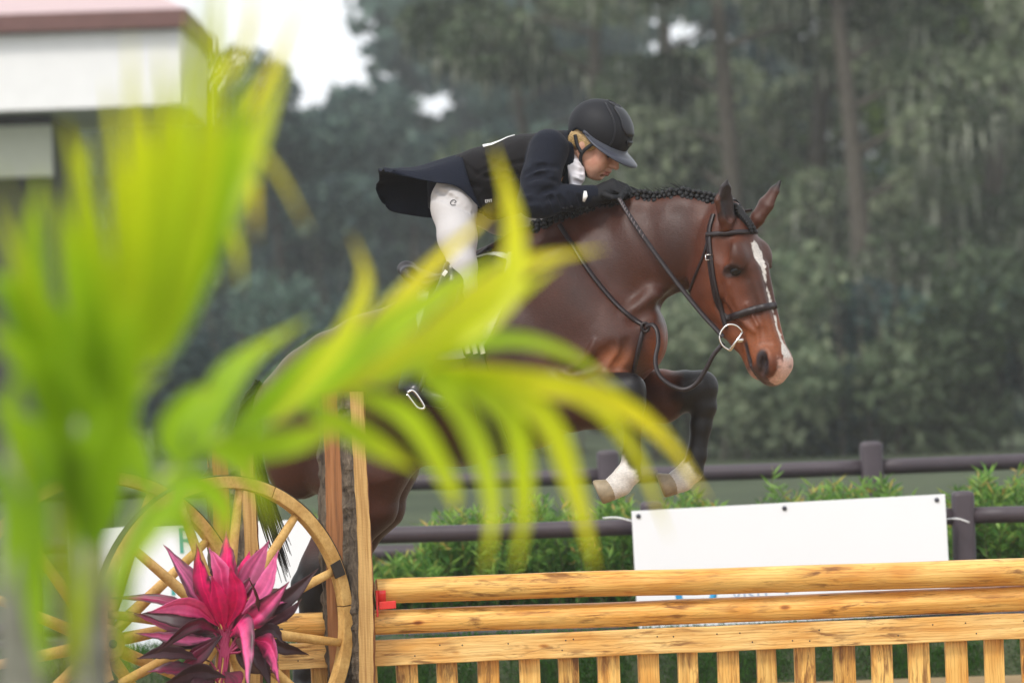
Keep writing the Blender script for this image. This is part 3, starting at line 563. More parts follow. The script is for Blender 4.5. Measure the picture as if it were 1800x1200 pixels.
def wheel(c, Rw, label, rot):
    root = empty('wagon_wheel', c-V3(0, 0, Rw), label, 'wheel', 'wagon wheels on the jump'); w_ = .024
    for k in range(6):
        mb = MB(); ring(mb, c, [(Rw-.054, -w_), (Rw-.004, -w_), (Rw-.004, w_), (Rw-.054, w_)], rot+k*math.pi/3+.004, rot+(k+1)*math.pi/3-.004, 14); mb.build('felloe', M_WHEEL, root, False, bevel=.004)
    mb = MB(); ring(mb, c, [(Rw-.004, -w_+.002), (Rw, -w_+.002), (Rw, w_-.002), (Rw-.004, w_-.002)], 0, 2*math.pi, 73); mb.build('tyre', M_IRON, root, False)
    for k in range(12):
        q = rot+.26+k*math.pi/6; dr = WT*math.cos(q)+WZ*math.sin(q); mb = MB(); mb.tube([c+dr*s for s in (.06, .12, Rw*.5, Rw*.8, Rw-.048)], [.024, .027, .022, .019, .017], 10, True, .85, tuple(WN)); mb.build('spoke', M_WHEEL, root)
    mb = MB(); mb.tube([c+WN*s for s in (-.09, -.07, 0, .07, .088, .09)], [.058, .07, .085, .072, .060, .055], 24, True, 1, (0, 0, 1)); hb = mb.build('hub', M_WHEEL, root)
    mb = MB(); mb.tube([c+WN*s for s in (.088, .094)], [.018, .018], 14, True, 1, (0, 0, 1)); mb.build('axle_hole', M_IRON, hb)
    for q in (.37, 3.5): mb = MB(); ring(mb, c, [(Rw-.064, .022), (Rw-.012, .022), (Rw-.012, .029), (Rw-.064, .029)], q-.055, q+.055, 5); mb.build('iron_clip', M_IRON, root, False)
wheel(H(395, 1104, -.42), .628, 'oak wagon wheel leaning against the timber post behind the pink plant', .10)
wheel(H(178, 1130, -.62), .70, 'oak wagon wheel at the far left with its hub showing', .38)
# ================================================================== CORDYLINE (pink leaved plant)
t = NT('cordyline_leaf'); vc = t.n('VertexColor', layer_name='leaf'); n_ = t.noise(t.coord((1, 1, 1)), 40, 4); c = t.mix(.45, vc.outputs[0], t.ramp(n_, [(.3, (.6, .55, .6)), (.7, (1.1, 1.1, 1.1))]), 'MULTIPLY'); t.col(c).set(.38, .45)
tr_ = t.n('BsdfTranslucent'); t.l(c, tr_.inputs['Color']); mx = t.n('MixShader'); mx.inputs[0].default_value = .3; t.l(t.b.outputs[0], mx.inputs[1]); t.l(tr_.outputs[0], mx.inputs[2]); t.l(mx.outputs[0], t.out.inputs[0]); M_CORD = t.m
SS = (-1, -.72, -.4, -.15, 0, .15, .4, .72, 1)
def blade(pts, width, fold=.25, n=14, twist=0.0, upv=(0, -1, .3), shape=(.06, .22, .52, .86, 1, .9, .62, .27, .01)):
    """lanceolate leaf surface: returns grid (n,5,3)"""
    c = spl(pts, n); fr = frames(c, upv); G = []
    for i, (t_, N, B) in enumerate(fr):
        u = i/(n-1); w_ = width/2*float(np.interp(u, np.linspace(0, 1, len(shape)), shape)); a = twist*u; n2_ = N*math.cos(a)+B*math.sin(a); b2 = B*math.cos(a)-N*math.sin(a)
        G.append([c[i]+b2*w_*s+n2_*(fold*w_*abs(s)-.0*s*s) for s in SS])
    return np.array(G)
cord = empty('cordyline_plant', (H(400, 1340, -.80)[0], -.80, 0), 'pink and maroon leaved ornamental plant in front of the wagon wheels', 'plant')
PK, PL, MR, DK, BR = lin('#e81d74'), lin('#e874aa'), lin('#93224f'), lin('#4a3036'), lin('#6b4a3c')
CL = [((385, 1112), (345, 1045), (288, 955), 50, DK, PL, .0), ((388, 1106), (362, 1035), (345, 953), 40, PK, PK, -.06), ((392, 1102), (385, 1015), (367, 962), 38, PK, PL, -.03), ((398, 1104), (404, 1010), (397, 932), 48, PK, PK, .02), ((399, 1104), (412, 1050), (404, 993), 44, PK, PK, -.12), ((405, 1094), (432, 1010), (474, 948), 50, MR, PL, .05), ((420, 1082), (466, 1032), (489, 966), 44, PL, PL, -.08), ((405, 1108), (455, 1078), (508, 1022), 50, PK, PL, -.1), ((386, 1102), (330, 1066), (258, 1076), 44, PK, PL, -.12), ((380, 1122), (315, 1122), (236, 1112), 30, PL, MR, -.02), ((380, 1102), (300, 1052), (182, 1050), 26, MR, MR, .08), ((404, 1118), (424, 1108), (438, 1215), 64, PK, PL, -.28), ((440, 1122), (478, 1132), (492, 1205), 48, PK, PL, -.25),
 ((400, 1112), (500, 1054), (560, 998), 36, DK, DK, .05), ((440, 1112), (505, 1082), (530, 1052), 26, DK, DK, -.05), ((448, 1095), (449, 1050), (436, 1012), 30, BR, BR, -.2), ((380, 1102), (320, 1086), (248, 1078), 50, DK, DK, .0), ((370, 1162), (300, 1148), (240, 1157), 30, DK, DK, -.1), ((372, 1182), (315, 1172), (258, 1180), 36, DK, MR, -.05), ((400, 1190), (345, 1184), (280, 1206), 44, DK, DK, -.15), ((450, 1130), (470, 1150), (478, 1215), 50, DK, DK, -.1), ((400, 1090), (440, 1010), (452, 965), 30, DK, MR, .1), ((370, 1105), (350, 1080), (330, 1000), 36, DK, PK, .1), ((395, 1110), (380, 1060), (372, 1010), 40, PK, PK, -.1), ((410, 1106), (420, 1040), (430, 985), 36, MR, PK, .08), ((390, 1115), (340, 1095), (270, 1150), 30, MR, DK, -.1), ((420, 1130), (470, 1110), (500, 1130), 30, DK, DK, -.02), ((395, 1180), (410, 1200), (400, 1260), 50, DK, MR, -.22), ((380, 1190), (350, 1210), (330, 1270), 44, DK, DK, -.18), ((365, 1120), (300, 1100), (222, 1072), 34, DK, MR, .12)]
rc = np.random.RandomState(8)
for k in range(26):                                   # inner and lower leaves filling the rosette
    th = rc.uniform(-2.6, 2.6); Lr = rc.uniform(70, 150); up = math.cos(th); ex = (400+Lr*1.05*math.sin(th), 1110-Lr*up*(1.0 if up > 0 else .75)); mid = (400+Lr*.55*math.sin(th)+rc.uniform(-10, 10), 1100-Lr*.62*up); young = up > .2 and rc.rand() < .7
    CL.append(((400+8*math.sin(th), 1112), mid, ex, rc.uniform(22, 38), [DK, MR, PK][rc.randint(3)] if young else [DK, DK, BR][rc.randint(3)], [PK, PL, MR][rc.randint(3)] if young else [DK, MR, BR][rc.randint(3)], rc.uniform(.0, .2)))
for i, (a, b, c_, wd_, c0, c1, dd) in enumerate(CL):
    j0 = rc.uniform(-6, 6, 2); G = blade([H(*a, -.80), H(b[0]+j0[0], b[1]+j0[1], -.84+dd*.6), H(*c_, -.82+dd*1.3)], wd_*.82/432, rj.uniform(.25, .6), 18, rj.uniform(-.9, .9)); G += rc.normal(0, .0012, (18, 1, 1)); mb = MB(); mb.grid(G); me_ = mb.mesh('leaf'); C_ = []; st_ = rc.uniform(-.35, .35, 9); edge = rc.rand() < .6
    for k in range(18):
        u = k/17
        for q, s in enumerate(SS):
            m = np.clip(u*1.2-.1+st_[q]*.8, 0, 1); cc = np.array(c0)*(1-m)+np.array(c1)*m; cc = cc*(1.25 if s == 0 else 1+.45*st_[q])
            if edge and abs(s) > .7: e_ = np.clip(.75+rc.normal(0, .3), 0, 1); cc = cc*(1-e_)+np.array(DK)*e_
            if u > .9: cc = cc*.5+np.array(BR)*.4
            C_.append(cc)
    set_col(me_, np.clip(np.array(C_), 0, 1), 'leaf'); o = link('leaf', me_, M_CORD, cord); m = o.modifiers.new('solid', 'SOLIDIFY'); m.thickness = .0012
mb = MB()
for a, b, c_ in (((398, 1345), (402, 1240), (395, 1105)), ((410, 1345), (430, 1250), (440, 1120)), ((385, 1345), (378, 1260), (372, 1165))): mb.tube(spl([H(*a, -.68), H(*b, -.70), H(*c_, -.72)], 14), [.014, .012, .010], 8)
mb.build('cane', M_TWIG, cord)
mb = MB()
for i, (a, b, c_, *_r2) in enumerate(CL): mb.tube(spl([H(395+8*math.sin(i), 1150+5*math.cos(i*2), -.80), H((a[0]+395)/2, a[1]+15, -.80), H(*a, -.80)], 6), [.006, .005, .004], 6, False)
mb.build('leaf_stalks', plain('stalk_maroon', MR, .5), cord)
# ================================================================== HORSE
# skeleton laid out in world space with the photo's proportions; H(px,py,dy) -> world, dy = metres behind the jump plane
hf = Field(H(400, 1345, 1.6)*0+V3(-1.25, -0.15, -0.05), V3(1.28, 1.55, 2.56), .0062)
def HS(*pts): return [(H(*p[0]), p[1], p[2]) for p in pts]
tors = HS(((505, 716, 1.00), .150, .150), ((575, 706, .95), .265, .270), ((680, 690, .86), .300, .325), ((790, 664, .77), .325, .380), ((900, 622, .68), .285, .415), ((990, 585, .60), .240, .375), ((1078, 592, .53), .215, .235))
_ax = nrm(tors[-1][0]-tors[0][0]); SIDE = nrm(np.cross(_ax, V3(0, 0, 1)))          # towards the camera
hf.chain(tors, SIDE, k=.05)
hf.chain(HS(((985, 428, .60), .075, .10), ((930, 446, .66), .07, .09), ((850, 480, .72), .09, .09)), SIDE, k=.12)     # withers
hf.chain(HS(((585, 612, .94), .09, .055), ((640, 592, .90), .12, .055), ((720, 560, .83), .12, .055)), SIDE, k=.10)   # croup, loin
neck = HS(((1010, 525, .57), .165, .300), ((1070, 480, .53), .130, .255), ((1128, 447, .47), .105, .212), ((1190, 430, .41), .092, .185), ((1240, 424, .35), .084, .165), ((1278, 420, .30), .078, .125))
hf.chain(neck, SIDE, k=.06)
def line(pts, r, k, op): hf.chain([(hf.proj(hf.hit(*p), r*(.78 if op == 'cut' else -.5)), r, r) for p in spl(np.array(pts, float), 9)], SIDE, k=k, op=op, m=.03)
hf.chain(HS(((990, 405, .58), .035, .04), ((1060, 378, .53), .032, .035), ((1120, 363, .47), .03, .03), ((1200, 361, .39), .03, .03), ((1270, 372, .31), .03, .03)), SIDE, k=.06)  # crest
# breast muscles, shoulder, upper arm (near / far)
hf.ell(H(1135, 592, .40), (.085, .10, .13), k=.06); hf.ell(H(1140, 592, .62), (.08, .10, .13), k=.06)
for dn, sx in ((.38, 0), (.84, 14)):
    hf.seg(H(960+sx, 470, dn+.06), H(1075+sx, 610, dn), (.06, .075), (.12, .11), SIDE, k=.09)        # scapula
    hf.seg(H(1078+sx, 615, dn), H(1000+sx, 705, dn+.03), (.085, .09), (.11, .12), SIDE, k=.08)       # humerus / triceps
    hf.ell(H(985+sx, 660, dn+.05), (.13, .07, .15), k=.09)
hf.seg(H(1150, 520, .36), H(1095, 585, .36), (.03, .04), (.04, .05), SIDE, k=.05)                     # lower neck muscle
# legs ---------------------------------------------------------------
def limb(st, k=.035): hf.chain([(H(*p), a, b) for p, a, b in st], SIDE, k=k)
# near fore: forearm forward, cannon hanging, foot folded back
limb([((1000, 708, .37), .095, .125), ((1050, 704, .32), .085, .112), ((1092, 692, .29), .06, .072), ((1110, 688, .28), .055, .058)], .05)
hf.ell(H(1113, 684, .28), (.050, .055, .062), k=.03); hf.ell(H(1116, 707, .28), (.040, .048, .05), k=.03)
limb([((1114, 712, .28), .042, .046), ((1112, 745, .285), .034, .040), ((1111, 800, .29), .032, .039), ((1107, 832, .295), .040, .047), ((1090, 850, .30), .038, .050), ((1074, 860, .305), .040, .048)], .025)
hf.ell(H(1094, 833, .295), (.03, .034, .034), k=.02)
# far fore
limb([((1110, 705, .80), .095, .12), ((1165, 696, .72), .08, .108), ((1208, 686, .66), .062, .078), ((1230, 682, .64), .058, .064)], .05)
hf.ell(H(1236, 680, .64), (.066, .06, .070), k=.03); hf.ell(H(1238, 712, .64), (.052, .05, .056), k=.03)
limb([((1236, 716, .64), .046, .054), ((1232, 748, .64), .038, .044), ((1225, 800, .64), .034, .041), ((1216, 828, .64), .042, .047), ((1199, 842, .64), .038, .050), ((1184, 850, .64), .040, .048)], .025)
hf.ell(H(1206, 824, .64), (.03, .034, .034), k=.02)
# hind legs
def hind(dx, dn, sp):
    hf.ell(H(590+dx, 750, dn+.06), (.25, .14, .28), k=.09); hf.ell(H(640+dx, 800, dn), (.22, .13, .22), k=.09)
    hf.ell(H(515+dx, 790, dn+.10), (.13, .11, .22), k=.09)
    limb([((632+dx, 840, dn-.02), .13, .20), ((638+dx, 885, dn), .105, .150), ((605+dx, 945, dn+.03), .072, .100), ((568+dx, 1000, dn+.05), .055, .072), ((550+dx, 1035, dn+.06), .052, .066)], .06)
    hf.seg(H(588+dx, 900, dn+.05), H(528+dx, 1022, dn+.06), (.03, .026), (.05, .026), SIDE, k=.06)
    hf.ell(H(530+dx, 1030, dn+.06), (.045, .04, .05), k=.03); hf.ell(H(548+dx, 1052, dn+.06), (.055, .05, .06), k=.03)
    limb([((547+dx, 1060, dn+.06), .042, .052), ((540+dx, 1110, dn+.06), .036, .042), ((533+dx, 1180, dn+.06), .036, .040), ((531+dx, 1212, dn+.06), .044, .048), ((545+dx, 1250, dn+.06), .036, .04), ((553+dx, 1276, dn+.06), .040, .044)], .025)
hind(0, .74, 0); hind(14, 1.12, 1)
hf.ell(H(676, 834, .84), (.10, .06, .05), k=.06)                       # sheath
# head ---------------------------------------------------------------
_F0 = V3(math.cos(R(40)), -math.sin(R(40)), 0); HL = nrm(V3(0, 0, -1)+.27*_F0); HF_ = nrm(_F0-np.dot(_F0, HL)*HL); HSd = nrm(np.cross(HL, HF_))
if HSd[1] > 0: HSd = -HSd
HO = H(1310, 368, .20)
def hd(s, f, l): return HO+HL*s+HF_*f+HSd*l
HAX = np.array([HL, HF_, HSd])
prof = [(.00, -.02, .16, .070), (.07, .0, .22, .092), (.14, .004, .285, .108), (.21, .004, .335, .112), (.28, 0, .355, .102), (.35, -.004, .32, .088), (.42, -.006, .275, .077), (.50, -.006, .225, .068), (.58, -.004, .182, .063), (.65, .000, .158, .067), (.698, -.006, .125, .060)]
hf.chain([(hd(s, f-T/2, 0), wd, T/2) for s, f, T, wd in prof], HSd, k=.03)
for q in (-1, 1):
    hf.ell(hd(.275, -.225, q*.052), (.13, .125, .046), HAX, k=.028)            # cheek
    hf.ell(hd(.190, -.030, q*.096), (.050, .030, .030), HAX, k=.07)           # brow
    hf.seg(hd(.245, -.105, q*.100), hd(.42, -.10, q*.074), (.012, .010), (.014, .010), HF_, k=.03)   # facial crest
    hf.seg(hd(.26, -.006, q*.035), hd(.60, -.006, q*.022), (.018, .014), (.02, .016), HF_, k=.03)    # nasal bone
    hf.ell(hd(.660, -.030, q*.052), (.052, .036, .030), HAX, k=.03)            # nostril wing
    hf.ell(hd(.635, -.078, q*.053), (.05, .045, .022), HAX, k=.035)            # upper lip
    hf.ell(hd(.10, -.15, q*.06), (.09, .06, .03), HAX, k=.05)                  # behind the jaw
hf.ell(hd(.655, -.045, 0), (.065, .058, .058), HAX, k=.04)
hf.ell(hd(.690, -.055, 0), (.035, .050, .050), HAX, k=.03)
hf.ell(hd(.655, -.142, 0), (.046, .034, .040), HAX, k=.03)                     # lower lip, chin
hf.ell(hd(.605, -.150, 0), (.055, .025, .032), HAX, k=.03)
for q in (-1, 1):
    hf.seg(hd(.535, -.125, q*.072), hd(.635, -.110, q*.073), (.006, .006), (.005, .006), HF_, k=.012, op='cut')        # mouth line
    hf.seg(hd(.635, -.110, q*.073), hd(.685, -.113, q*.045), (.006, .006), (.006, .006), HF_, k=.012, op='cut')
    hf.seg(hd(.618, -.024, q*.088), hd(.662, -.044, q*.082), (.010, .022), (.010, .016), HSd, k=.014, op='cut')        # nostril
    hf.seg(hd(.662, -.044, q*.082), hd(.694, -.070, q*.068), (.022, .009), (.016, .008), HSd, k=.014, op='cut')
    hf.ell(hd(.250, -.060, q*.126), (.024, .040, .022), HAX, k=.012, op='cut'); hf.chain([(hd(.248, -.106, q*.104), .006, .006), (hd(.230, -.082, q*.116), .009, .009), (hd(.227, -.048, q*.118), .009, .009), (hd(.250, -.018, q*.102), .006, .006)], HF_, k=.012)  # eye socket
    hf.ell(hd(.150, -.080, q*.122), (.035, .028, .012), HAX, k=.04, op='cut')  # hollow above the eye
    hf.seg(hd(.37, -.175, q*.088), hd(.50, -.13, q*.080), (.012, .01), (.02, .015), HSd, k=.05, op='cut')
    hf.chain([(hd(.30, -.10, q*.100), .006, .006), (hd(.36, -.14, q*.088), .006, .006), (hd(.44, -.12, q*.076), .005, .005), (hd(.52, -.06, q*.066), .004, .004)], HF_, k=.02); hf.chain([(hd(.40, -.06, q*.072), .004, .004), (hd(.50, -.04, q*.062), .004, .004), (hd(.58, -.06, q*.062), .004, .004)], HF_, k=.016)
# ears
def ear(base, mid, tip, opn, wd):
    base, mid, tip = H(*base), H(*mid), H(*tip); T = nrm(tip-base); opn = nrm(np.asarray(opn)-T*np.dot(opn, T)); sd = np.cross(T, opn)
    hf.chain([(base-T*.03, .026, .026), (base+T*.01, wd*.85, .026), (mid, wd, .023), (mid+(tip-mid)*.6, wd*.58, .015), (tip, .006, .006)], sd, k=.012)
    hf.chain([(base+T*.012+opn*.024, wd*.35, .014), (mid+opn*.024, wd*.66, .020), (mid+(tip-mid)*.55+opn*.017, wd*.36, .011)], sd, k=.008, op='cut')
ear((1277, 388, .15), (1272, 352, .135), (1278, 316, .13), (.62, -.85, .1), .047)
ear((1329, 388, .31), (1347, 359, .305), (1372, 318, .30), (.75, .6, -.25), .043)
# muscle and vein relief
line([(1205, 500), (1175, 525), (1140, 548), (1112, 562)], .012, .045, 'cut'); line([(1075, 610), (1045, 640), (1010, 652), (975, 640)], .008, .05, 'cut')
line([(1100, 600), (1095, 625), (1080, 645)], .008, .03, 'cut'); line([(1045, 600), (1030, 630), (1000, 650)], .006, .02, 'add')
V, Q = hf.mesh(); V = relax(V, Q, 2, .45)
# coat: bay with black points, blaze and white pasterns --------------
rel = V-HO; hs_, hF, hl = rel@HL, rel@HF_, rel@HSd
px = 900+F_PX*((V-EYE)@_r)/((V-EYE)@_f); py = 600-F_PX*((V-EYE)@_u)/((V-EYE)@_f)     # only used to name regions of the body below
headm = sstep(hF, -.42, -.30)*sstep(hs_, -.16, .02)*(hs_ < .85)*(np.linalg.norm(rel, axis=1) < .86)*sstep(px, 1185, 1262)
n1 = vnoise(V, 7, 1); n2 = vnoise(V, 26, 2); n3 = vnoise(V, 90, 3)
body = np.outer(np.ones(len(V)), lin('#402016')); rust = np.array(lin('#5f301a')); dark = np.array(lin('#231412')); blk = np.array(lin('#0e0c10')); wht = np.array([.62, .59, .55])
def mixc(C, c, m): m = np.clip(m, 0, 1)[:, None]; return C*(1-m)+np.asarray(c)*m
C = mixc(body, dark, sstep(n1, .4, .8)*.35); C = mixc(C, lin('#4c2819'), sstep(n1, .5, .2)*.5)
C = mixc(C, rust, headm*(.7+.8*(n1-.5)+.3*(n2-.5))*sstep(hs_, .05, .2)+headm*.35)
C = mixc(C, dark, headm*sstep(hs_, .10, .16)*sstep(hF, -.075, -.02)*(1-sstep(hs_, .40, .52))*.55)      # dark bridge of the nose
C = mixc(C, lin('#8f5029'), headm*sstep(hs_, .42, .56)*(1-sstep(hs_, .62, .68))*.55)
C = mixc(C, lin('#8a4a2e'), .8*sstep(px, 1120, 1160)*sstep(py, 560, 600)*(1-sstep(py, 640, 690))*(V[:, 1] > .2)*(1-headm))     # tan chest
C = mixc(C, lin('#9b5c38'), .75*np.exp(-(((px-1082)/32)**2+((py-634)/22)**2)))
def legm(pts, rad):
    """mask of one leg and its arc length from the first joint"""
    pts = np.array([H(*p) for p in pts]); best = np.full(len(V), 9.); arc = np.zeros(len(V)); L0 = 0
    for p, q in zip(pts[:-1], pts[1:]):
        d = q-p; L = np.linalg.norm(d); u = np.clip(((V-p)@d)/L**2, 0, 1); ds = np.linalg.norm(V-(p+u[:, None]*d), axis=1); m = ds < best; best[m] = ds[m]; arc[m] = L0+u[m]*L; L0 += L
    return (best < rad), arc
nf, na = legm([(1000, 708, .37), (1050, 704, .32), (1110, 688, .28), (1112, 745, .285), (1107, 832, .295), (1074, 860, .305)], .135)
ff, fa = legm([(1110, 705, .80), (1165, 696, .72), (1234, 682, .64), (1232, 748, .64), (1216, 828, .64), (1184, 850, .64)], .135)
nf &= (py > 654); ff &= ~nf
C = mixc(C, blk, nf*sstep(na+.03*(n2-.5), .17, .25)); C = mixc(C, blk, ff*sstep(fa+.05*(n2-.5), .20, .30))
fore = nf | ff
hind_m = (px < 720)*(1-headm); C = mixc(C, blk, hind_m*sstep(py+14*(n2-.5), 960, 1010))
def sock(cx, cy): return sstep(.9*(cx-px)+.75*(py-cy)+14*(n2-.5)+6*(n3-.5), -8, 6)
C = mixc(C, wht, nf*(py > 770)*sock(1106, 823)); C = mixc(C, wht, ff*(py > 760)*sock(1206, 814))
wd = np.interp(hs_, [.135, .15, .19, .235, .275, .32, .45, .54, .59, .62, .66, .72], [-.01, .020, .032, .026, .011, .0065, .005, .007, .012, .026, .038, .05])
off = np.interp(hs_, [.1, .4, .58, .66, .72], [-.002, -.004, -.006, -.014, -.016])
C = mixc(C, wht, headm*(hF > -.09)*sstep(wd-np.abs(hl-off)+.014*(n3-.5)+.010*(n2-.5), -.002, .005)*(hs_ > .12))
# muzzle: dark round the nostril, pink snip
nd = np.sqrt(((hs_-.660-.3*(-.048-hF))/1.7)**2+((hF+.048)/.95)**2+((np.abs(hl)-.076)/1.2)**2)
pk = headm*sstep(hs_+.2*(hF+.03)+.05*(n2-.5)+.03*(n3-.5), .645, .685)*sstep(hF+.03*(n2-.5), -.09, -.07)*(1-sstep(hl+.02*(n3-.5), .050, .066))
C = mixc(C, lin('#c9a091'), pk*sstep(.075-np.abs(hl-off), 0, .012)*.9); C = mixc(C, lin('#6b5550'), pk*sstep(n2, .66, .8)*.8)
C = mixc(C, lin('#2a1f22'), headm*(1-sstep(nd, .026, .040)))
C = mixc(C, lin('#3a2a28'), headm*(hF < -.06)*sstep(hs_, .635, .675)*.8)
C = mixc(C, lin('#2d2224'), headm*(1-sstep(np.abs(hF+.118), .006, .016))*sstep(hs_, .53, .56)*(np.abs(hl) > .03))
C = mixc(C, lin('#b98a78'), headm*(hF < -.125)*sstep(hs_, .655, .68)*.8)
ed = np.sqrt(((hs_-.250)/.030)**2+((hF+.062)/.050)**2); C = mixc(C, lin('#2b1c1a'), headm*(1-sstep(ed, .75, 1.15))*(np.abs(hl) > .06)*.9)
# ears: dark rims and tips
et = (V[:, 2] > H(1300, 345)[2])*(px > 1245); C = mixc(C, blk, et*sstep(py, 340, 322)*.9)
ea, eb = H(1276, 386, .16), H(1278, 317, .14); ed_ = nrm(eb-ea); eu = (V-ea)@ed_; er = np.linalg.norm((V-ea)-np.outer(eu, ed_), axis=1)
C = mixc(C, lin('#1d1315'), (er < .052)*sstep(eu, -.005, .03)*.9)
C *= (.90+.2*n2+.10*(n3-.5))[:, None]
me = fastmesh('horse_body', V, Q); set_col(me, C)
t = NT('bay_coat'); vc = t.n('VertexColor', layer_name='coat'); v = t.coord((1, 1, 1)); hn = t.noise(t.coord((30, 30, 62)), 3, 4, .75)
c = t.mix(.5, vc.outputs[0], t.ramp(hn, [(.3, (.42, .42, .44)), (.7, (1.28, 1.22, 1.18))]), 'MULTIPLY'); t.col(c).set(.44, .33); rr_ = t.n('MapRange'); t.l(t.noise(v, 30, 4), rr_.inputs[0]); rr_.inputs[3].default_value = .30; rr_.inputs[4].default_value = .50; t.l(rr_.outputs[0], t.b.inputs['Roughness']); t.b.inputs['Sheen Weight'].default_value = .03; t.b.inputs['Sheen Roughness'].default_value = .4
t.bump(t.mix(.6, hn, t.noise(t.coord((1, 1, .6)), 17, 5, .6)), .5, .009); M_COAT = t.m
M_BLACKHAIR = plain('black_hair', lin('#0d0c10'), .55, .35, var=.4, scale=60, bump=.5)
M_HOOF = plain('hoof_horn', lin('#93846c'), .5, .4, var=.3, scale=30)
M_EYE = plain('dark_eye', (.006, .005, .005), .16, .35, var=0, bump=0)
horse = empty('horse', (H(560, 1330, .8)[0], .9, 0), 'bay horse with a white blaze leaping over the wooden rails', 'horse')
link('body', me, M_COAT, horse)
for q in (1, -1):
    mb = MB(); mb.ell(hd(.251, -.061, q*.092), (.024, .034, .017), HAX, 14, 10); e = mb.build('eye', M_EYE, horse)
def hoof(c, dirv, upv, par):
    """truncated cone from pastern c towards dirv"""
    dirv = nrm(dirv); sd = nrm(np.cross(dirv, upv)); up = np.cross(sd, dirv); G = []
    for s, r, o in ((-.026, .030, -.002), (-.016, .041, 0), (-.006, .044, 0), (.015, .047, .005), (.035, .051, .010), (.046, .051, .012), (.052, .046, .012), (.053, .038, .012), (.046, .028, .012), (.042, .002, .012)):
        G.append([c+dirv*s+up*(o+r*1.08*math.cos(a))+sd*r*math.sin(a) for a in np.linspace(0, 2*math.pi, 20)[:-1]])
    mb = MB(); mb.grid(np.array(G), True); return mb.build('hoof', M_HOOF, par)
hoof(H(1072, 861, .305), V3(-.92, 0, -.40), V3(-.4, 0, .9), horse).rotation_euler = (0, 0, 0)
hoof(H(1182, 851, .64), V3(-.95, 0, -.30), V3(-.3, 0, .95), horse)
hoof(H(556, 1284, .80), V3(.25, 0, -1), V3(1, 0, .2), horse); hoof(H(570, 1284, 1.18), V3(.25, 0, -1), V3(1, 0, .2), horse)
# plaited mane along the crest
rng = random.Random(5)
crest_px = spl([(940, 411), (985, 391), (1030, 373), (1060, 362), (1100, 353), (1150, 344), (1200, 344), (1250, 352), (1280, 361)], 44)
proto = []
for vi in range(3):
    mb = MB()
    for j in range(3): mb.ell((rng.uniform(-.003, .003)+.003*(-1)**j, -.004-.004*j, .014-.014*j), (.0105, .012, .0105), nu=9, nv=6)
    mb.ell((rng.uniform(-.004, .004), -.012, -.026), (.007, .008, .010), nu=7, nv=4); proto.append(mb.mesh('braid'))
for me_ in proto: me_.materials.append(M_BLACKHAIR)
for i, (a, b) in enumerate(crest_px):
    dy = float(np.interp(a, [940, 1060, 1200, 1290], [.62, .53, .39, .28])); p = H(a, b, dy); p = hf.proj(p, .002)
    o = link('braid', proto[i % 3], None, None); o.location = tuple(p+V3(0, -.016, -.004)); o.rotation_euler = (rng.uniform(-.15, .25), rng.uniform(-.25, .25), R(-18)+rng.uniform(-.2, .2)); s_ = rng.uniform(.92, 1.2); o.scale = (s_*1.12, s_*1.1, s_*1.1); 
    o.parent = horse; o.matrix_parent_inverse = Matrix.Translation(-horse.location)
mb = MB()
for i in range(150):
    a = rng.triangular(1050, 1270, 1165); b = float(np.interp(a, crest_px[:, 0], crest_px[:, 1])); dy = float(np.interp(a, [940, 1060, 1200, 1290], [.62, .53, .39, .28]))
    p = hf.proj(H(a, b, dy+rng.uniform(-.01, .02)), .004); L = rng.uniform(.015, .05)*(1.2 if 1130 < a < 1210 else .6); d = V3(rng.uniform(-.9, .3), rng.uniform(-.3, .3), rng.uniform(.5, 1))
    mb.tube([p, p+nrm(d)*L*.5, p+nrm(d+V3(-.5, 0, 0))*L], [.0014, .0011, .0005], 4, False)
mb.build('mane_wisps', M_BLACKHAIR, horse)
mb = MB(); fp = [hf.proj(hd(s, 0, .030-.25*max(s, 0)), .006) for s in np.linspace(-.035, .10, 14)]; mb.tube(fp, [.016, .022, .018, .014, .004], 10)
for k, s in enumerate(np.linspace(-.02, .10, 11)):
    for q in (-1, 1): mb.ell(hf.proj(hd(s, .0, .030-.25*max(s, 0)+.010*q), .014), (.011, .008, .009), HAX, 7, 5)
mb.build('forelock', M_BLACKHAIR, horse)
mb = MB()
for i in range(110):
    a = H(452+rng.uniform(-4, 8), 676+rng.uniform(-8, 14), 1.02+rng.uniform(-.04, .04)); q = rng.uniform(0, 1)**.7; e = rng.uniform(-26, 22)
    ex = (388+e+50*(1-q), 820+150*q) if rng.random() < .72 else (500+e*.6, 950+80*q)
    m1 = H(432+e*.4, 720, 1.05); m2 = H((ex[0]+420)/2+e*.3, (ex[1]+740)/2, 1.08+rng.uniform(-.05, .05))
    mb.tube(spl([a, m1, m2, H(ex[0], ex[1], 1.1+rng.uniform(-.08, .08))], 12), [.006, .007, .005, .0012], 5, False)
mb.build('tail', M_BLACKHAIR, horse)
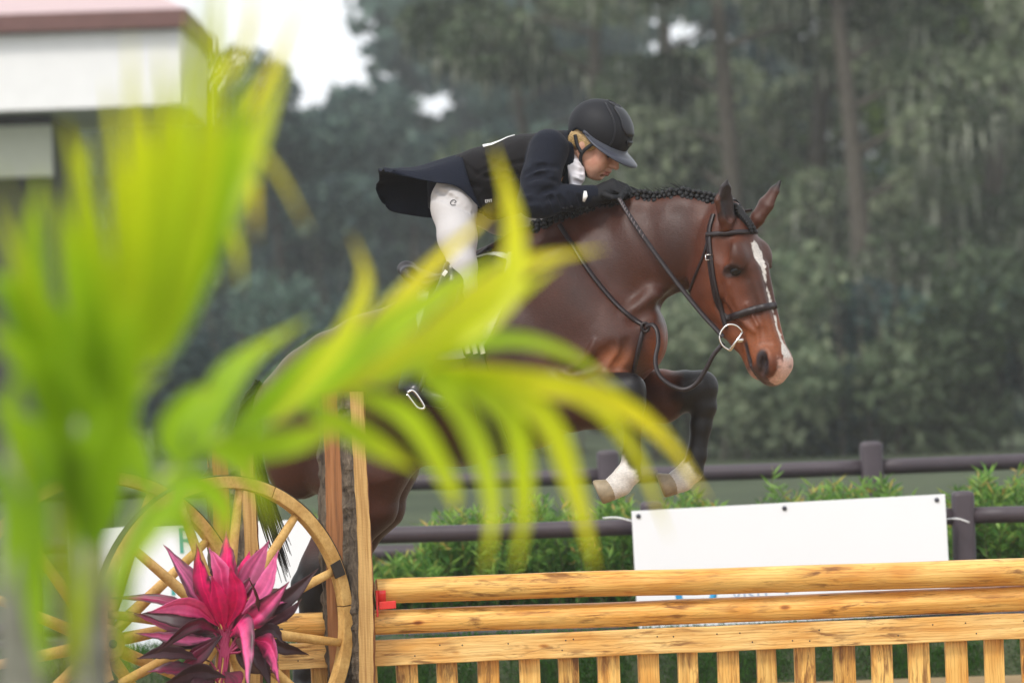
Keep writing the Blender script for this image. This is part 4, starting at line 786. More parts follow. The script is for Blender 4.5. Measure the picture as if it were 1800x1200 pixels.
# ================================================================== TACK
M_LEATHER = plain('dark_brown_leather', lin('#21181b'), .42, .4, var=.2, scale=50, bump=.2); M_STEEL = plain('polished_steel', (.75, .73, .70), .18, .5, 1.0, var=.03, bump=0); M_STITCH = plain('light_stitch_rein', lin('#6a5f63'), .6)
M_FLEECE = plain('white_fleece', (.78, .77, .74), .95, .1, var=.1, scale=60, bump=1.0, bdist=.008)
CAMV = -_f
def on(pxs, off=.003, n=24, width=.016, thick=.004, mb=None, k=1):
    """a strap laid on the horse's surface along the photo polyline"""
    q = spl(np.array(pxs, float), n); pts = []; nor = []
    for a, b in q:
        p = hf.hit(a, b)
        if hf.val(p) > .03: continue                 # the ray passed beside the horse
        p = hf.proj(p, off); pts.append(p); nor.append(hf.grad(p))
    pts = np.array(pts)
    for _ in range(2): pts[1:-1] = .25*pts[:-2]+.5*pts[1:-1]+.25*pts[2:]
    strap(mb, pts, nor, width, thick); return pts, nor
def mirror(pts): return [p-2*np.dot(p-HO, HSd)*HSd for p in pts]
bridle = empty('bridle', HO, 'dark brown leather bridle with a steel bit on the horse\'s head', 'bridle')
def both(name, pxs, width, thick, off=.003, n=24):
    mb = MB(); pts, _ = on(pxs, off, n, width, thick, mb); mb.build(name, M_LEATHER, bridle)
    m2 = [hf.proj(p, off) for p in mirror(pts)]; mb = MB(); strap(mb, m2[::-1], [hf.grad(p) for p in m2[::-1]], width, thick); mb.build(name, M_LEATHER, bridle)
    return pts
both('cheekpiece', [(1255, 378), (1249, 396), (1247, 414), (1250, 452), (1257, 500), (1267, 540), (1277, 576)], .021, .006)
both('noseband_hanger', [(1243, 416), (1246, 455), (1252, 500), (1262, 540), (1280, 557)], .013, .004, .002)
both('throatlatch', [(1246, 420), (1236, 452), (1222, 486), (1213, 512)], .012, .004)
mb = MB(); on([(1243, 413), (1262, 411), (1285, 409), (1310, 408), (1332, 408), (1343, 408)], .004, 30, .020, .007, mb); mb.build('browband', M_LEATHER, bridle)
mb = MB(); on([(1278, 560), (1295, 554), (1315, 547), (1338, 541), (1356, 538), (1362, 538)], .004, 30, .030, .009, mb); mb.build('noseband', M_LEATHER, bridle)
mb = MB(); pts = [hf.proj(hd(-.03-.02*abs(math.cos(q)), -.075+.06*math.sin(q)*0, .12*math.cos(q)), .005) for q in np.linspace(.25, math.pi-.25, 16)]; strap(mb, pts[::-1], [hf.grad(p) for p in pts[::-1]], .026, .006); mb.build('crownpiece', M_LEATHER, bridle)
def flatpx(lst, d, bulge=0.0): return np.array([P(a, b, d) for a, b in lst])
for y in (452,):
    p = hf.proj(hf.hit(1249.5, y), .010); mb = MB(); mb.tube([p+V3(-.016, -.002, .010), p+V3(.014, -.004, .010), p+V3(.014, -.004, -.012), p+V3(-.016, -.002, -.012), p+V3(-.016, -.002, .010)], .0026, 6); mb.build('buckle', M_STEEL, bridle)
bd = float(np.dot(hd(.53, -.13, .095)-EYE, _f))
bit = MB(); bit.tube(flatpx(list(map(tuple, spl([(1306, 583), (1294, 572), (1279, 571), (1268, 582), (1265, 596), (1271, 608), (1283, 616)], 22))), bd), .0042, 8)
bit.tube(flatpx([(1283, 616), (1306, 583)], bd), .0060, 8); bo = bit.build('bit_ring', M_STEEL, bridle)
mb = MB(); a = P(1296, 598, bd); b = a-2*np.dot(a-HO, HSd)*HSd; mb.tube([a, (a+b)/2, b], .009, 10); mb.build('mouthpiece', M_STEEL, bridle)
rp = [(1271, 592), (1235, 553), (1200, 510), (1165, 464), (1130, 415), (1104, 376), (1088, 349)]; q = spl(np.array(rp, float), 34); pts = []
for i, (a, b) in enumerate(q):
    u = i/33; dl = bd+(20.345-bd)*u; dh = 20+.6
    for st_ in np.arange(19.8, 20.8, .01):
        if hf.val(P(a, b, st_)) < 0: dh = st_; break
    pts.append(P(a, b, min(dl, dh-.014)))
mb = MB(); strap(mb, pts, [CAMV+V3(.2, 0, .3)]*34, .020, .006); rn = mb.build('rein', M_LEATHER, bridle)
mb = MB()
for i in range(22, 33, 1): p = pts[i]+CAMV*.007; t_ = nrm(pts[i+1]-pts[i]); s_ = np.cross(t_, CAMV); mb.tube([p-s_*.007-t_*.006, p+s_*.007+t_*.006], .0022, 5)
mb.build('rein_lacing', M_STITCH, rn)
mart = empty('martingale', hf.proj(hf.hit(1130, 573), .003), 'dark leather martingale looped from the chest to the bit', 'martingale')
mb = MB(); on([(984, 396), (1002, 425), (1022, 458), (1046, 492), (1080, 532), (1108, 557), (1132, 573)], .003, 30, .020, .006, mb); mb.build('neck_strap', M_LEATHER, mart)
mb = MB(); on([(1131, 578), (1125, 600), (1119, 625), (1113, 652)], .003, 16, .020, .006, mb); mb.build('chest_strap', M_LEATHER, mart)
c0 = float(np.dot(hf.hit(1134, 574)-EYE, _f)); lp = spl(np.array([(1136, 574), (1147, 571), (1155, 582), (1157, 604), (1152, 630), (1155, 652), (1168, 669), (1188, 681), (1206, 684), (1224, 674), (1240, 650), (1254, 624), (1272, 603)], float), 50)
mb = MB(); pts = []
for i, (a, b) in enumerate(lp): u = i/49; pts.append(P(a, b, c0-.02+(bd+.01-(c0-.02))*u-.03*math.sin(math.pi*u)))
strap(mb, pts, [CAMV+V3(.3, 0, .2)]*50, .019, .006); mb.build('standing_strap', M_LEATHER, mart)
c_ = P(1134, 575, c0-.016); mb = MB(); mb.tube([c_+V3(.016*math.cos(q), -.004, .019*math.sin(q)) for q in np.linspace(0, 2*math.pi, 17)], .006, 8); mb.build('ring_stop', M_LEATHER, mart)
# saddle
saddle = empty('saddle', H(800, 470, .74), 'dark close contact saddle with white fleece pad under the rider', 'saddle')
def patch(rows, off, nu=10, nv=14):
    """rows: list of photo polylines -> grid draped on the horse at distance off"""
    rr = [spl(np.array(r, float), nu) for r in rows]; C_ = np.array([spl(np.array([r[i] for r in rr]), nv) for i in range(nu)]); G = []
    for i in range(nu): G.append([hf.proj(hf.hit(*C_[i, j]), off) for j in range(nv)])
    return np.array(G)
M_SADDLE = plain('saddle_leather', lin('#1d1619'), .45, .4, var=.2, scale=40, bump=.25)
mb = MB(); mb.grid(patch([[(760, 512), (800, 478), (860, 455), (898, 462)], [(752, 560), (800, 545), (850, 530), (880, 520)], [(765, 612), (800, 612), (830, 605), (850, 580)]], .020)); mb.build('flap', M_SADDLE, saddle, solid=.012)
mb = MB(); mb.grid(patch([[(735, 520), (800, 470), (870, 446), (906, 452)], [(735, 570), (800, 550), (860, 535), (893, 515)], [(752, 632), (800, 632), (838, 622), (862, 590)]], .008)); mb.build('saddle_pad', M_FLEECE, saddle, solid=.012)
mb = MB(); pl_, _n = on([(903, 448), (898, 470), (888, 498), (876, 524), (860, 552), (846, 574)], .012, 26, .034, .016, mb); mb.build('fleece_edge', M_FLEECE, saddle)
mb = MB(); on([(822, 590), (834, 630), (846, 680), (860, 740), (880, 792)], .006, 22, .10, .010, mb); gi = mb.build('girth', M_LEATHER, saddle)
M_ELASTIC = plain('cream_elastic', lin('#c9c2ab'), .8)
for o_ in (-10, 3, 16): mb = MB(); on([(826+o_, 578), (831+o_, 600), (836+o_, 622)], .020, 10, .022, .005, mb); mb.build('billet', M_ELASTIC, gi)
fs = Field(H(700, 560, 1.05)-V3(.15, .5, .05), H(930, 400, .3)+V3(.1, .9, .15), .006)
fs.chain([(H(735, 486, .80), .16, .035), (H(770, 500, .78), .17, .035), (H(820, 478, .74), .14, .035), (H(868, 446, .70), .10, .04)], SIDE, k=.03); fs.chain([(H(716, 478, .70), .03, .022), (H(714, 472, .80), .03, .024), (H(718, 478, .92), .03, .022)], V3(1, 0, 0), k=.04)
Vv, Qq = fs.mesh(); link('seat', fastmesh('seat', relax(Vv, Qq, 2), Qq), M_SADDLE, saddle)
def px3(lst, d0, d1): return np.array([P(a, b, d0+(d1-d0)*i/(len(lst)-1)) for i, (a, b) in enumerate(lst)])
mb = MB(); sp_ = spl(px3([(812, 500), (790, 570), (756, 640), (735, 690)], 20.28, 20.25), 16); strap(mb, sp_, [CAMV]*16, .022, .005); mb.build('stirrup_leather', M_LEATHER, saddle)
mb = MB(); sd_ = 20.235; mb.tube(flatpx(list(map(tuple, spl([(716, 690), (724, 686), (732, 692), (745, 712), (744, 718), (734, 716), (724, 704), (715, 692)], 26))), sd_), .0055, 8); so = mb.build('stirrup_iron', M_STEEL, saddle)
# ================================================================== RIDER
rider = empty('person', H(800, 400, .72), 'rider in navy jacket, white breeches and black helmet folded over the horse\'s neck', 'person')
_yaw, _pit = R(26), R(32); FH = V3(math.cos(_yaw)*math.cos(_pit), -math.sin(_yaw)*math.cos(_pit), -math.sin(_pit)); SH = nrm(np.cross(V3(0, 0, 1), FH)); SH = SH if SH[1] < 0 else -SH; UH = nrm(np.cross(SH, FH)); UH = UH if UH[2] > 0 else -UH
HC = H(1048, 250, .56); HK = 1.12; RAX = np.array([FH, UH, SH])
def hp(f, u, l): return HC+HK*(FH*f+UH*u+SH*l)
rf = Field(V3(H(690, 0, .7)[0], .05, H(900, 725, .4)[2]), V3(H(1135, 0, .5)[0], 1.16, H(1050, 160, .5)[2]), .0046)
def re(f, u, l, r, k=.02, op='add'): rf.ell(hp(f, u, l), np.array(r)*HK, RAX, k, op, .04)
def rsg(a, b, r0, r1, k=.015, op='add'): rf.seg(hp(*a), hp(*b), (r0*HK, r1*HK), (r0*HK, r1*HK), SH+.01*UH, k, op, .04)
re(-.005, .035, 0, (.098, .095, .076)); re(.045, -.035, 0, (.055, .085, .060), .03); re(.066, -.104, 0, (.026, .022, .027), .03)
for q in (-1, 1):
    rsg((-.005, -.055, q*.056), (.055, -.104, q*.024), .020, .018, .03); re(.068, -.035, q*.044, (.026, .020, .018), .025); re(.094, .010, q*.028, (.012, .010, .022), .02); re(-.012, -.022, q*.077, (.020, .032, .009), .01)
    re(.062, -.068, q*.036, (.03, .026, .022), .03)
rsg((.098, .0, 0), (.121, -.042, 0), .008, .0125, .014)
for q in (-1, 1): re(.107, -.046, q*.012, (.012, .008, .008), .01); re(.098, -.013, q*.031, (.014, .010, .017), .014, 'cut'); rsg((.112, -.055, q*.020), (.088, -.088, q*.034), .0035, .003, .012, 'cut')
re(.101, -.071, 0, (.011, .0065, .021), .012); re(.098, -.086, 0, (.011, .0075, .019), .012); rsg((.113, -.0785, -.016), (.113, -.0785, .016), .0035, .0035, .008, 'cut'); rsg((.098, -.0795, .016), (.089, -.081, .027), .003, .002, .008, 'cut')
re(.088, -.098, 0, (.012, .006, .02), .012, 'cut')
rf.seg(hp(-.025, -.05, 0), H(985, 292, .62), (.058, .062), (.062, .066), SH, .03)
tb = [(H(805, 335, .72), .10, .06), (H(850, 315, .69), .11, .08), (H(930, 292, .65), .13, .09), (H(972, 282, .62), .12, .06)]; rf.chain(tb, SIDE, k=.04)
ARM_N = [(H(963, 266, .50), .055, .055), (H(945, 354, .39), .036, .036), (H(1042, 346, .43), .030, .030), (H(1066, 340, .44), .03, .034)]; rf.chain(ARM_N, SIDE, k=.02)
ARM_F = [(H(990, 270, .80), .07, .07), (H(985, 352, .92), .05, .05), (H(1080, 352, .62), .036, .036), (H(1092, 348, .57), .03, .034)]; rf.chain(ARM_F, SIDE, k=.02)
LEG_N = [(H(793, 336, .62), .075, .075), (H(800, 385, .52), .065, .065), (H(812, 460, .39), .042, .042), (H(812, 492, .37), .040, .040), (H(776, 546, .36), .05, .054), (H(738, 622, .36), .034, .034), (H(724, 662, .36), .026, .026), (H(742, 692, .34), .016, .016), (H(765, 700, .32), .012, .012)]; rf.chain(LEG_N, SIDE, k=.02)
LEG_F = [(H(800, 336, .85), .095, .095), (H(880, 378, 1.02), .085, .085), (H(946, 408, 1.06), .06, .06), (H(930, 480, 1.12), .052, .055), (H(890, 580, 1.14), .04, .045), (H(874, 634, 1.13), .026, .026), (H(895, 658, 1.10), .014, .014)]; rf.chain(LEG_F, SIDE, k=.02)
Vr, Qr = rf.mesh(); Vr = relax(Vr, Qr, 1, .4); rl = (Vr-HC)/HK; f_, u_, l_ = rl@FH, rl@UH, rl@SH
Cs = np.outer(np.ones(len(Vr)), lin('#c29680')); nn = vnoise(Vr, 60, 5); Cs = mixc(Cs, lin('#a8705c'), sstep(nn, .4, .8)*.35); Cs = mixc(Cs, lin('#b96f60'), np.exp(-(((f_-.06)/.03)**2+((u_+.045)/.03)**2))*.3)
Cs = mixc(Cs, lin('#9a5a50'), (np.abs(u_+.079) < .010)*(np.abs(l_) < .021)*(f_ > .095)*.8); Cs = mixc(Cs, lin('#6b4a38'), (1-sstep(np.sqrt(((f_-.1)/.02)**2+((u_-.014)/.006)**2+((np.abs(l_)-.03)/.02)**2), .8, 1.3))*.8)
t = NT('skin'); vc = t.n('VertexColor', layer_name='coat'); t.col(vc.outputs[0]).set(.48, .4); t.b.inputs['Subsurface Weight'].default_value = .12; t.b.inputs['Subsurface Radius'].default_value = (.01, .004, .002); t.bump(t.noise(t.coord(), 160, 4), .35, .004); M_SKIN = t.m
me = fastmesh('rider_body', Vr, Qr); set_col(me, Cs); link('body', me, M_SKIN, rider)
for q in (-1, 1):
    mb = MB(); mb.ell(hp(.080, -.013, q*.031), (.0135*HK, .0105*HK, .0135*HK), RAX, 12, 8); mb.build('eye', M_EYE, rider)
    mb = MB(); mb.tube([hp(.080+.0150*math.cos(a)*.9, -.0065-.002*abs(math.sin(a)), q*.031+.0165*math.sin(a)) for a in np.linspace(-1.3, 1.3, 9)], [.002, .005, .002], 6); mb.build('eyelid', M_SKIN, rider)
# helmet --------------------------------------------------------------
M_HELM = plain('matt_black_helmet', lin('#14151b'), .6, .25, var=.05, scale=60, bump=.12, bdist=.002); M_HGLOSS = plain('helmet_trim', lin('#1a1b22'), .42, .4, var=.04, bump=0); M_VISOR = plain('grey_visor', lin('#353844'), .38, .45, var=.05, scale=40, bump=.05)
hc = V3(-.006, .050, 0); RFu = (.132, .116, .104)
def dome(phi, th, s=1.0): return hp(hc[0]+RFu[0]*s*math.cos(phi)*math.sin(th)*(1.0 if math.cos(phi) > 0 else 1.02), hc[1]+RFu[1]*s*math.cos(th), hc[2]+RFu[2]*s*math.sin(phi)*math.sin(th))
def rim_u(phi):
    a = abs(math.degrees(phi)); return float(np.interp(a, [0, 40, 75, 95, 115, 135, 155, 180], [.016, .016, .018, .026, .022, -.022, -.046, -.050]))
def thmax(phi): return math.acos(np.clip((rim_u(phi)-hc[1])/RFu[1], -1, 1))
phs = np.linspace(-math.pi, math.pi, 73)
mb = MB(); mb.grid(np.array([[dome(p, thmax(p)*k/18) for p in phs] for k in range(19)])); helm = mb.build('helmet', M_HELM, rider); m = helm.modifiers.new('solid', 'SOLIDIFY'); m.thickness = .018; m.offset = 1 if False else -1
mb = MB(); G = []
for k in range(11):
    a = R(14)+(R(70)-R(14))*k/10; wd_ = float(np.interp(k, [0, 2, 8, 10], [.36, .46, .50, .34])); G.append([dome(s*wd_/max(.35, math.sin(a)), a, 1.018) for s in np.linspace(-1, 1, 13)])
mb.grid(np.array(G)); mb.build('front_panel', M_HGLOSS, helm, solid=.004)
mb = MB()
for s in (-1, 1): mb.tube([dome(s*(.78/max(.30, math.sin(a))) if .78/max(.30, math.sin(a)) < 2.4 else s*2.4, a, 1.012) for a in np.linspace(R(24), R(100), 16)], .0032, 6)
mb.tube([dome(p, R(14), 1.012) for p in np.linspace(-math.pi, math.pi, 33)], .0022, 6); mb.build('seam', M_HGLOSS, helm)
mb = MB(); G = [[dome(s*w_, a, 1.03) for s in (-1, -.5, 0, .5, 1)] for a, w_ in ((R(78), .24), (R(82), .23), (R(88), .15))]; mb.grid(np.array(G)); mb.build('badge', M_HGLOSS, helm, solid=.003)
mb = MB(); G = []
for p in np.linspace(R(-98), R(98), 41):
    e = dome(p, thmax(p), 1.0); e0 = dome(p, thmax(p)-.10, 1.015); w_ = .070*max(0, math.cos(p*.86))**1.5; out = nrm(FH*math.cos(p)*1.0+SH*math.sin(p)*.8-UH*.16)
    G.append([e0, e+out*.004, e+out*HK*w_*.5-UH*.004*math.cos(p), e+out*HK*w_-UH*.014*math.cos(p)])
mb.grid(np.array(G)); mb.build('visor', M_VISOR, helm, solid=.005)
M_WEB = plain('black_webbing', lin('#16171d'), .6)
for q in (1, -1):
    mb = MB(); pts = spl([hp(.030, .012, q*.088), hp(.004, -.045, q*.084), hp(.012, -.085, q*.070), hp(.040, -.122, q*.030), hp(.048, -.130, 0)], 18); strap(mb, pts, [SH*q-UH*.2]*18, .016, .003); mb.build('chin_strap', M_WEB, helm)
    mb = MB(); pts = spl([hp(-.055, .0, q*.090), hp(-.028, -.03, q*.088), hp(.003, -.048, q*.085)], 10); strap(mb, pts, [SH*q]*10, .016, .003); mb.build('chin_strap', M_WEB, helm)
fhair = Field(hp(-.02, 0, 0)-.16, hp(-.02, 0, 0)+.16, .005)
for q in (-1, 1): fhair.ell(hp(.008, .0, q*.072), np.array((.030, .034, .014))*HK, RAX, .012); fhair.ell(hp(-.045, -.005, q*.066), np.array((.04, .045, .020))*HK, RAX, .02)
fhair.ell(hp(-.08, -.035, 0), np.array((.025, .04, .06))*HK, RAX, .03); Vh, Qh = fhair.mesh(); t = NT('blond_hair'); n_ = t.noise(t.coord((30, 30, 140)), 3, 4); t.col(t.ramp(n_, [(.3, lin('#6e5230')), (.7, lin('#c8a86e'))])).set(.45, .5); t.bump(n_, .6, .004); link('hair', fastmesh('hair', relax(Vh, Qh, 1), Qh), t.m, rider)
# jacket ---------------------------------------------------------------
fj = Field(V3(H(740, 0, .7)[0], .12, H(900, 420, .4)[2]), V3(H(1075, 0, .5)[0], 1.1, H(1000, 195, .5)[2]), .0046)
fj.chain([(H(786, 330, .72), .175, .118), (H(850, 312, .69), .150, .122), (H(925, 296, .65), .178, .140), (H(975, 272, .62), .150, .095), (H(998, 262, .61), .085, .075)], SIDE, k=.05)
fj.chain([(H(850, 345, .69), .15, .05), (H(872, 372, .68), .15, .035)], SIDE, k=.06); fj.chain([(H(925, 330, .64), .13, .06), (H(900, 358, .66), .13, .045)], SIDE, k=.06)
fj.chain([(H(965, 262, .47), .090, .085), (H(950, 315, .40), .078, .080), (H(938, 354, .36), .064, .066), (H(958, 356, .37), .060, .060), (H(1000, 347, .40), .049, .050), (H(1042, 343, .425), .042, .044)], SIDE, k=.03)
fj.chain([(H(990, 268, .78), .09, .085), (H(985, 352, .90), .064, .064), (H(1078, 352, .63), .044, .046)], SIDE, k=.03)
fj.chain([(H(990, 246, .64), .035, .014), (H(1000, 250, .58), .035, .013), (H(1008, 272, .53), .03, .013)], V3(.3, -.6, .2), k=.02)     # collar
fj.chain([(H(1000, 258, .50), .02, .02), (H(1003, 300, .50), .02, .016), (H(990, 335, .52), .02, .016)], V3(1, 0, 0), k=.02)          # lapel
rw = np.random.RandomState(4)
def crease(F_, a, b, r=.006, n=9, deep=.0):
    """shallow fold pressed into a cloth surface between two photo points"""
    for u in np.linspace(0, 1, n):
        p = F_.hit(a[0]+(b[0]-a[0])*u, a[1]+(b[1]-a[1])*u, 19.9, 21.2)
        if abs(F_.val(p)) > .05: continue
        p = F_.proj(p, r*.45-deep); F_.ell(p, (r, r, r), None, .014, 'cut', .03)
for i in range(8): crease(fj, (924+rw.uniform(-4, 14), 292+i*9+rw.uniform(-4, 4)), (966+rw.uniform(-8, 14), 288+i*9+rw.uniform(-12, 12)), rw.uniform(.007, .011))    # sleeve creases
for i in range(9): a = rw.uniform(800, 900); crease(fj, (a, rw.uniform(270, 330)), (a+rw.uniform(15, 40), rw.uniform(270, 340)), rw.uniform(.005, .008))
for i in range(5): crease(fj, (950+i*17, 342+rw.uniform(-4, 4)), (962+i*16, 372-2*i), rw.uniform(.006, .009))
fj.ell(H(1012, 262, .60), (.055, .09, .075), k=.02, op='cut')
Vj, Qj = fj.mesh(); Vj = relax(Vj, Qj, 2, .45); pj = 900+F_PX*((Vj-EYE)@_r)/((Vj-EYE)@_f); qj = 600-F_PX*((Vj-EYE)@_u)/((Vj-EYE)@_f)
torso_d = np.full(len(Vj), 9.)
NAVY, VEST = lin('#131723'), lin('#110f12'); arm_m = np.zeros(len(Vj), bool); pa = [H(968, 262, .47), H(950, 315, .40), H(938, 358, .36), H(1000, 353, .40), H(1042, 346, .425)]
for a, b in zip(pa[:-1], pa[1:]):
    d = b-a; u = np.clip(((Vj-a)@d)/(d@d), 0, 1); arm_m |= np.linalg.norm(Vj-(a+u[:, None]*d), axis=1) < .098
Cj = np.outer(np.ones(len(Vj)), NAVY); Cj = mixc(Cj, VEST, (~arm_m)*sstep(pj-.25*(qj-300), 806, 810)*(pj < 992)*1.0)
me = fastmesh('jacket', Vj, Qj); set_col(me, Cj, 'cloth'); t = NT('jacket_cloth'); vc = t.n('VertexColor', layer_name='cloth'); v = t.coord(); wv_ = t.noise(v, 260, 3); t.col(vc.outputs[0]).set(.8, .15); t.b.inputs['Sheen Weight'].default_value = .05
t.bump(t.mix(.25, t.noise(t.coord((1, 1, 1)), 16, 5, .6, .8), wv_), .55, .012); M_JACKET = t.m; jk = link('jacket', me, M_JACKET, rider)
# flying skirt of the jacket: a lined half-open tube of cloth
M_SKIRT = plain('navy_cloth', NAVY, .8, .12, var=.1, scale=20, bump=.5, bdist=.006)
rows = [[(846, 368, .47), (826, 322, .48), (815, 284, .56), (812, 270, .72), (812, 284, .86), (815, 330, .95), (820, 372, .96)],
        [(806, 330, .46), (788, 318, .47), (775, 292, .56), (775, 281, .72), (773, 292, .88), (768, 345, .96), (770, 383, .96)],
        [(762, 321, .46), (747, 315, .48), (738, 300, .56), (736, 294, .72), (730, 305, .88), (722, 345, .97), (728, 381, .97)],
        [(720, 312, .48), (708, 307, .50), (700, 301, .58), (698, 298, .72), (690, 309, .88), (682, 345, .97), (690, 374, .97)],
        [(692, 304, .50), (682, 300, .52), (672, 298, .60), (668, 300, .72), (664, 314, .86), (664, 340, .94), (678, 364, .96)]]
G0 = np.array([[H(*p) for p in r] for r in rows]); G1 = np.array([spl(G0[i], 25) for i in range(5)]); G2 = np.array([spl(G1[:, j], 22) for j in range(25)])
for j in range(25):
    for i in range(22): s_ = i/21; G2[j, i] += V3(0, .3, 1)*(.007*s_*math.sin(j*1.05+.5)+.004*s_*math.sin(j*2.3+i*.25))+V3(.006*s_*math.sin(j*.9), 0, 0)
mb = MB(); mb.grid(G2); mb.build('jacket_skirt', M_SKIRT, jk, solid=.004)
M_WHITEP = plain('white_card', (.8, .8, .8), .5, bump=0)
def onj(px_, py_, off=.004): return fj.proj(fj.hit(px_, py_, 19.9, 21.2), off)
mb = MB(); G = [[fj.proj(H(a, b-3, dy), .004) for dy in (.60, .66, .74)] for a, b in ((846, 247), (860, 244), (875, 242), (890, 240), (904, 237))]; mb.grid(np.array(G)); mb.build('number_pad', M_WHITEP, jk, solid=.003)
cu = bpy.data.curves.new('mark', 'FONT'); cu.body = 'EFIT'; cu.size = .019; cu.extrude = .0004; o = bpy.data.objects.new('mark', cu); COL.objects.link(o); dg = bpy.context.evaluated_depsgraph_get(); me_ = bpy.data.meshes.new_from_object(o.evaluated_get(dg)); bpy.data.objects.remove(o)
p0 = onj(852, 357, .003); n0 = fj.grad(p0); x0 = nrm(_X*1.0+V3(0, 0, .12)-n0*np.dot(_X+V3(0, 0, .12), n0)); y0 = np.cross(n0, x0); me_.transform(Matrix(((x0[0], y0[0], n0[0], p0[0]), (x0[1], y0[1], n0[1], p0[1]), (x0[2], y0[2], n0[2], p0[2]), (0, 0, 0, 1)))); me_.materials.clear(); link('lettering', me_, M_WHITEP, jk)
for k, (a, b) in enumerate(((990, 366), (997, 365), (1004, 363))): mb = MB(); p = onj(a, b, .002); mb.ell(p, (.006, .006, .006), nu=10, nv=6); mb.build('cuff_button', M_HGLOSS, jk)
# white stock tie
ft = Field(H(1012, 305, .52)-.12, H(1012, 305, .52)+.12, .004)
ft.chain([(H(1004, 282, .54), .045, .030), (H(1011, 298, .52), .045, .032), (H(1014, 312, .50), .036, .026), (H(1008, 330, .50), .028, .02)], SIDE, k=.03)
for i in range(6): crease(ft, (1000+2*i, 284+7*i+rw.uniform(-3, 3)), (1024, 292+7*i+rw.uniform(-5, 5)), .0045, 7)
Vt, Qt = ft.mesh(); link('stock_tie', fastmesh('stock_tie', relax(Vt, Qt, 1), Qt), plain('white_stock', (.74, .72, .76), .8, .2), rider)
# breeches --------------------------------------------------------------
fb = Field(V3(H(725, 0, .7)[0], .15, H(800, 540, .4)[2]), V3(H(985, 0, .8)[0], 1.25, H(800, 270, .6)[2]), .005)
fb.chain([(H(796, 333, .62), .098, .098), (H(798, 366, .55), .096, .094), (H(804, 418, .45), .083, .080), (H(813, 466, .38), .064, .058), (H(820, 505, .35), .055, .048)], SIDE, k=.03); fb.chain([(H(800, 336, .84), .104, .104), (H(880, 376, 1.0), .088, .088), (H(946, 404, 1.05), .066, .066), (H(940, 450, 1.09), .06, .06)], SIDE, k=.03)
fb.ell(H(790, 335, .74), (.08, .16, .09), k=.05)
for i in range(6): crease(fb, (760+4*i, 334+rw.uniform(0, 20)), (786+9*i, 336+8*i), rw.uniform(.005, .008))
Vb, Qb = fb.mesh(); M_BREECH = plain('white_breeches', (.46, .44, .438), .75, .25, var=.03, scale=14, bump=.25, bdist=.006); br = link('breeches', fastmesh('breeches', relax(Vb, Qb, 2), Qb), M_BREECH, rider)
def onb(a, b, off=.002): return fb.proj(fb.hit(a, b, 19.9, 21.2), off)
mb = MB(); mb.tube([onb(a, b) for a, b in spl(np.array([(801, 361), (794, 361), (792, 357), (794, 353), (799, 352), (802, 355), (799, 357)], float), 18)], .0016, 5); mb.build('crest_mark', M_WEB, br)
# boots
M_BOOT = plain('black_boot_leather', lin('#17181d'), .3, .5, var=.15, scale=30, bump=.15)
def boot(st, foot, knee):
    lo = np.min([p for p, *_ in st+foot], 0)-.12; hi = np.max([p for p, *_ in st+foot], 0)+.12; f2 = Field(lo, hi, .005); f2.chain(st, SIDE, k=.025); f2.chain(foot, SIDE, k=.02); Vx, Qx = f2.mesh(); return link('boot', fastmesh('boot', relax(Vx, Qx, 1), Qx), M_BOOT, rider)
bo1 = boot([(H(797, 474, .375), .05, .045), (H(800, 500, .36), .066, .064), (H(774, 548, .36), .062, .066), (H(740, 618, .36), .048, .05), (H(722, 666, .36), .043, .046)], [(H(714, 682, .36), .036, .036), (H(742, 694, .33), .038, .04), (H(778, 704, .30), .03, .036)], 0)
boot([(H(944, 440, 1.09), .064, .062), (H(928, 490, 1.12), .062, .066), (H(892, 580, 1.14), .048, .05), (H(872, 636, 1.13), .043, .046)], [(H(868, 650, 1.12), .036, .036), (H(905, 664, 1.08), .036, .04)], 0)
mb = MB(); p = H(782, 480, .288); mb.box(p, (.013, .004, .008), (nrm(V3(.6, 0, .8)), V3(0, 1, 0), nrm(V3(-.8, 0, .6)))); mb.build('boot_tab', M_WHITEP, bo1, False, bevel=.002)
# gloves: palm, four curled fingers, thumb closed on the rein
M_GLOVE = plain('black_glove', lin('#111217'), .6, .25, var=.12, scale=60, bump=.5, bdist=.004)
def glove(c, dx, dy, name='glove'):
    def g(a, b, z): return H(a+dx, b+dy, z+c)
    pts = [g(1040, 346, .0), g(1120, 320, 0)]; f2 = Field(g(1030, 375, .42)-V3(.03, .14, .03), g(1125, 312, .42)+V3(.03, .14, .03), .0034)
    f2.chain([(g(1040, 346, .425), .044, .046), (g(1052, 343, .43), .034, .038), (g(1066, 338, .43), .026, .040), (g(1082, 328, .43), .022, .040)], SIDE, k=.02)
    for i in range(4):      # index (far/top) to little finger (near/bottom)
        z = .455-.024*i*.85; k0 = g(1086-1.5*i, 322+4.2*i, z); k1 = g(1101-2.2*i, 328+4.0*i, z-.004); k2 = g(1101-2.6*i, 341+2.6*i, z-.012); k3 = g(1090-2*i, 346+2.0*i, z-.010); r = [.0108, .0112, .0108, .0095][i]
        f2.chain([(k0, r*1.1, r*1.1), (k1, r, r), (k2, r*.95, r*.95), (k3, r*.85, r*.85)], SIDE, k=.004, m=.03)
    f2.chain([(g(1062, 342, .395), .016, .016), (g(1078, 348, .375), .0125, .0125), (g(1092, 346, .385), .011, .011), (g(1099, 341, .40), .009, .009)], SIDE, k=.006, m=.03)
    Vg, Qg = f2.mesh(); return link('glove', fastmesh('glove', relax(Vg, Qg, 1, .35), Qg), M_GLOVE, rider)
gl = glove(0.0, 0, 0); glove(.15, 22, 10)
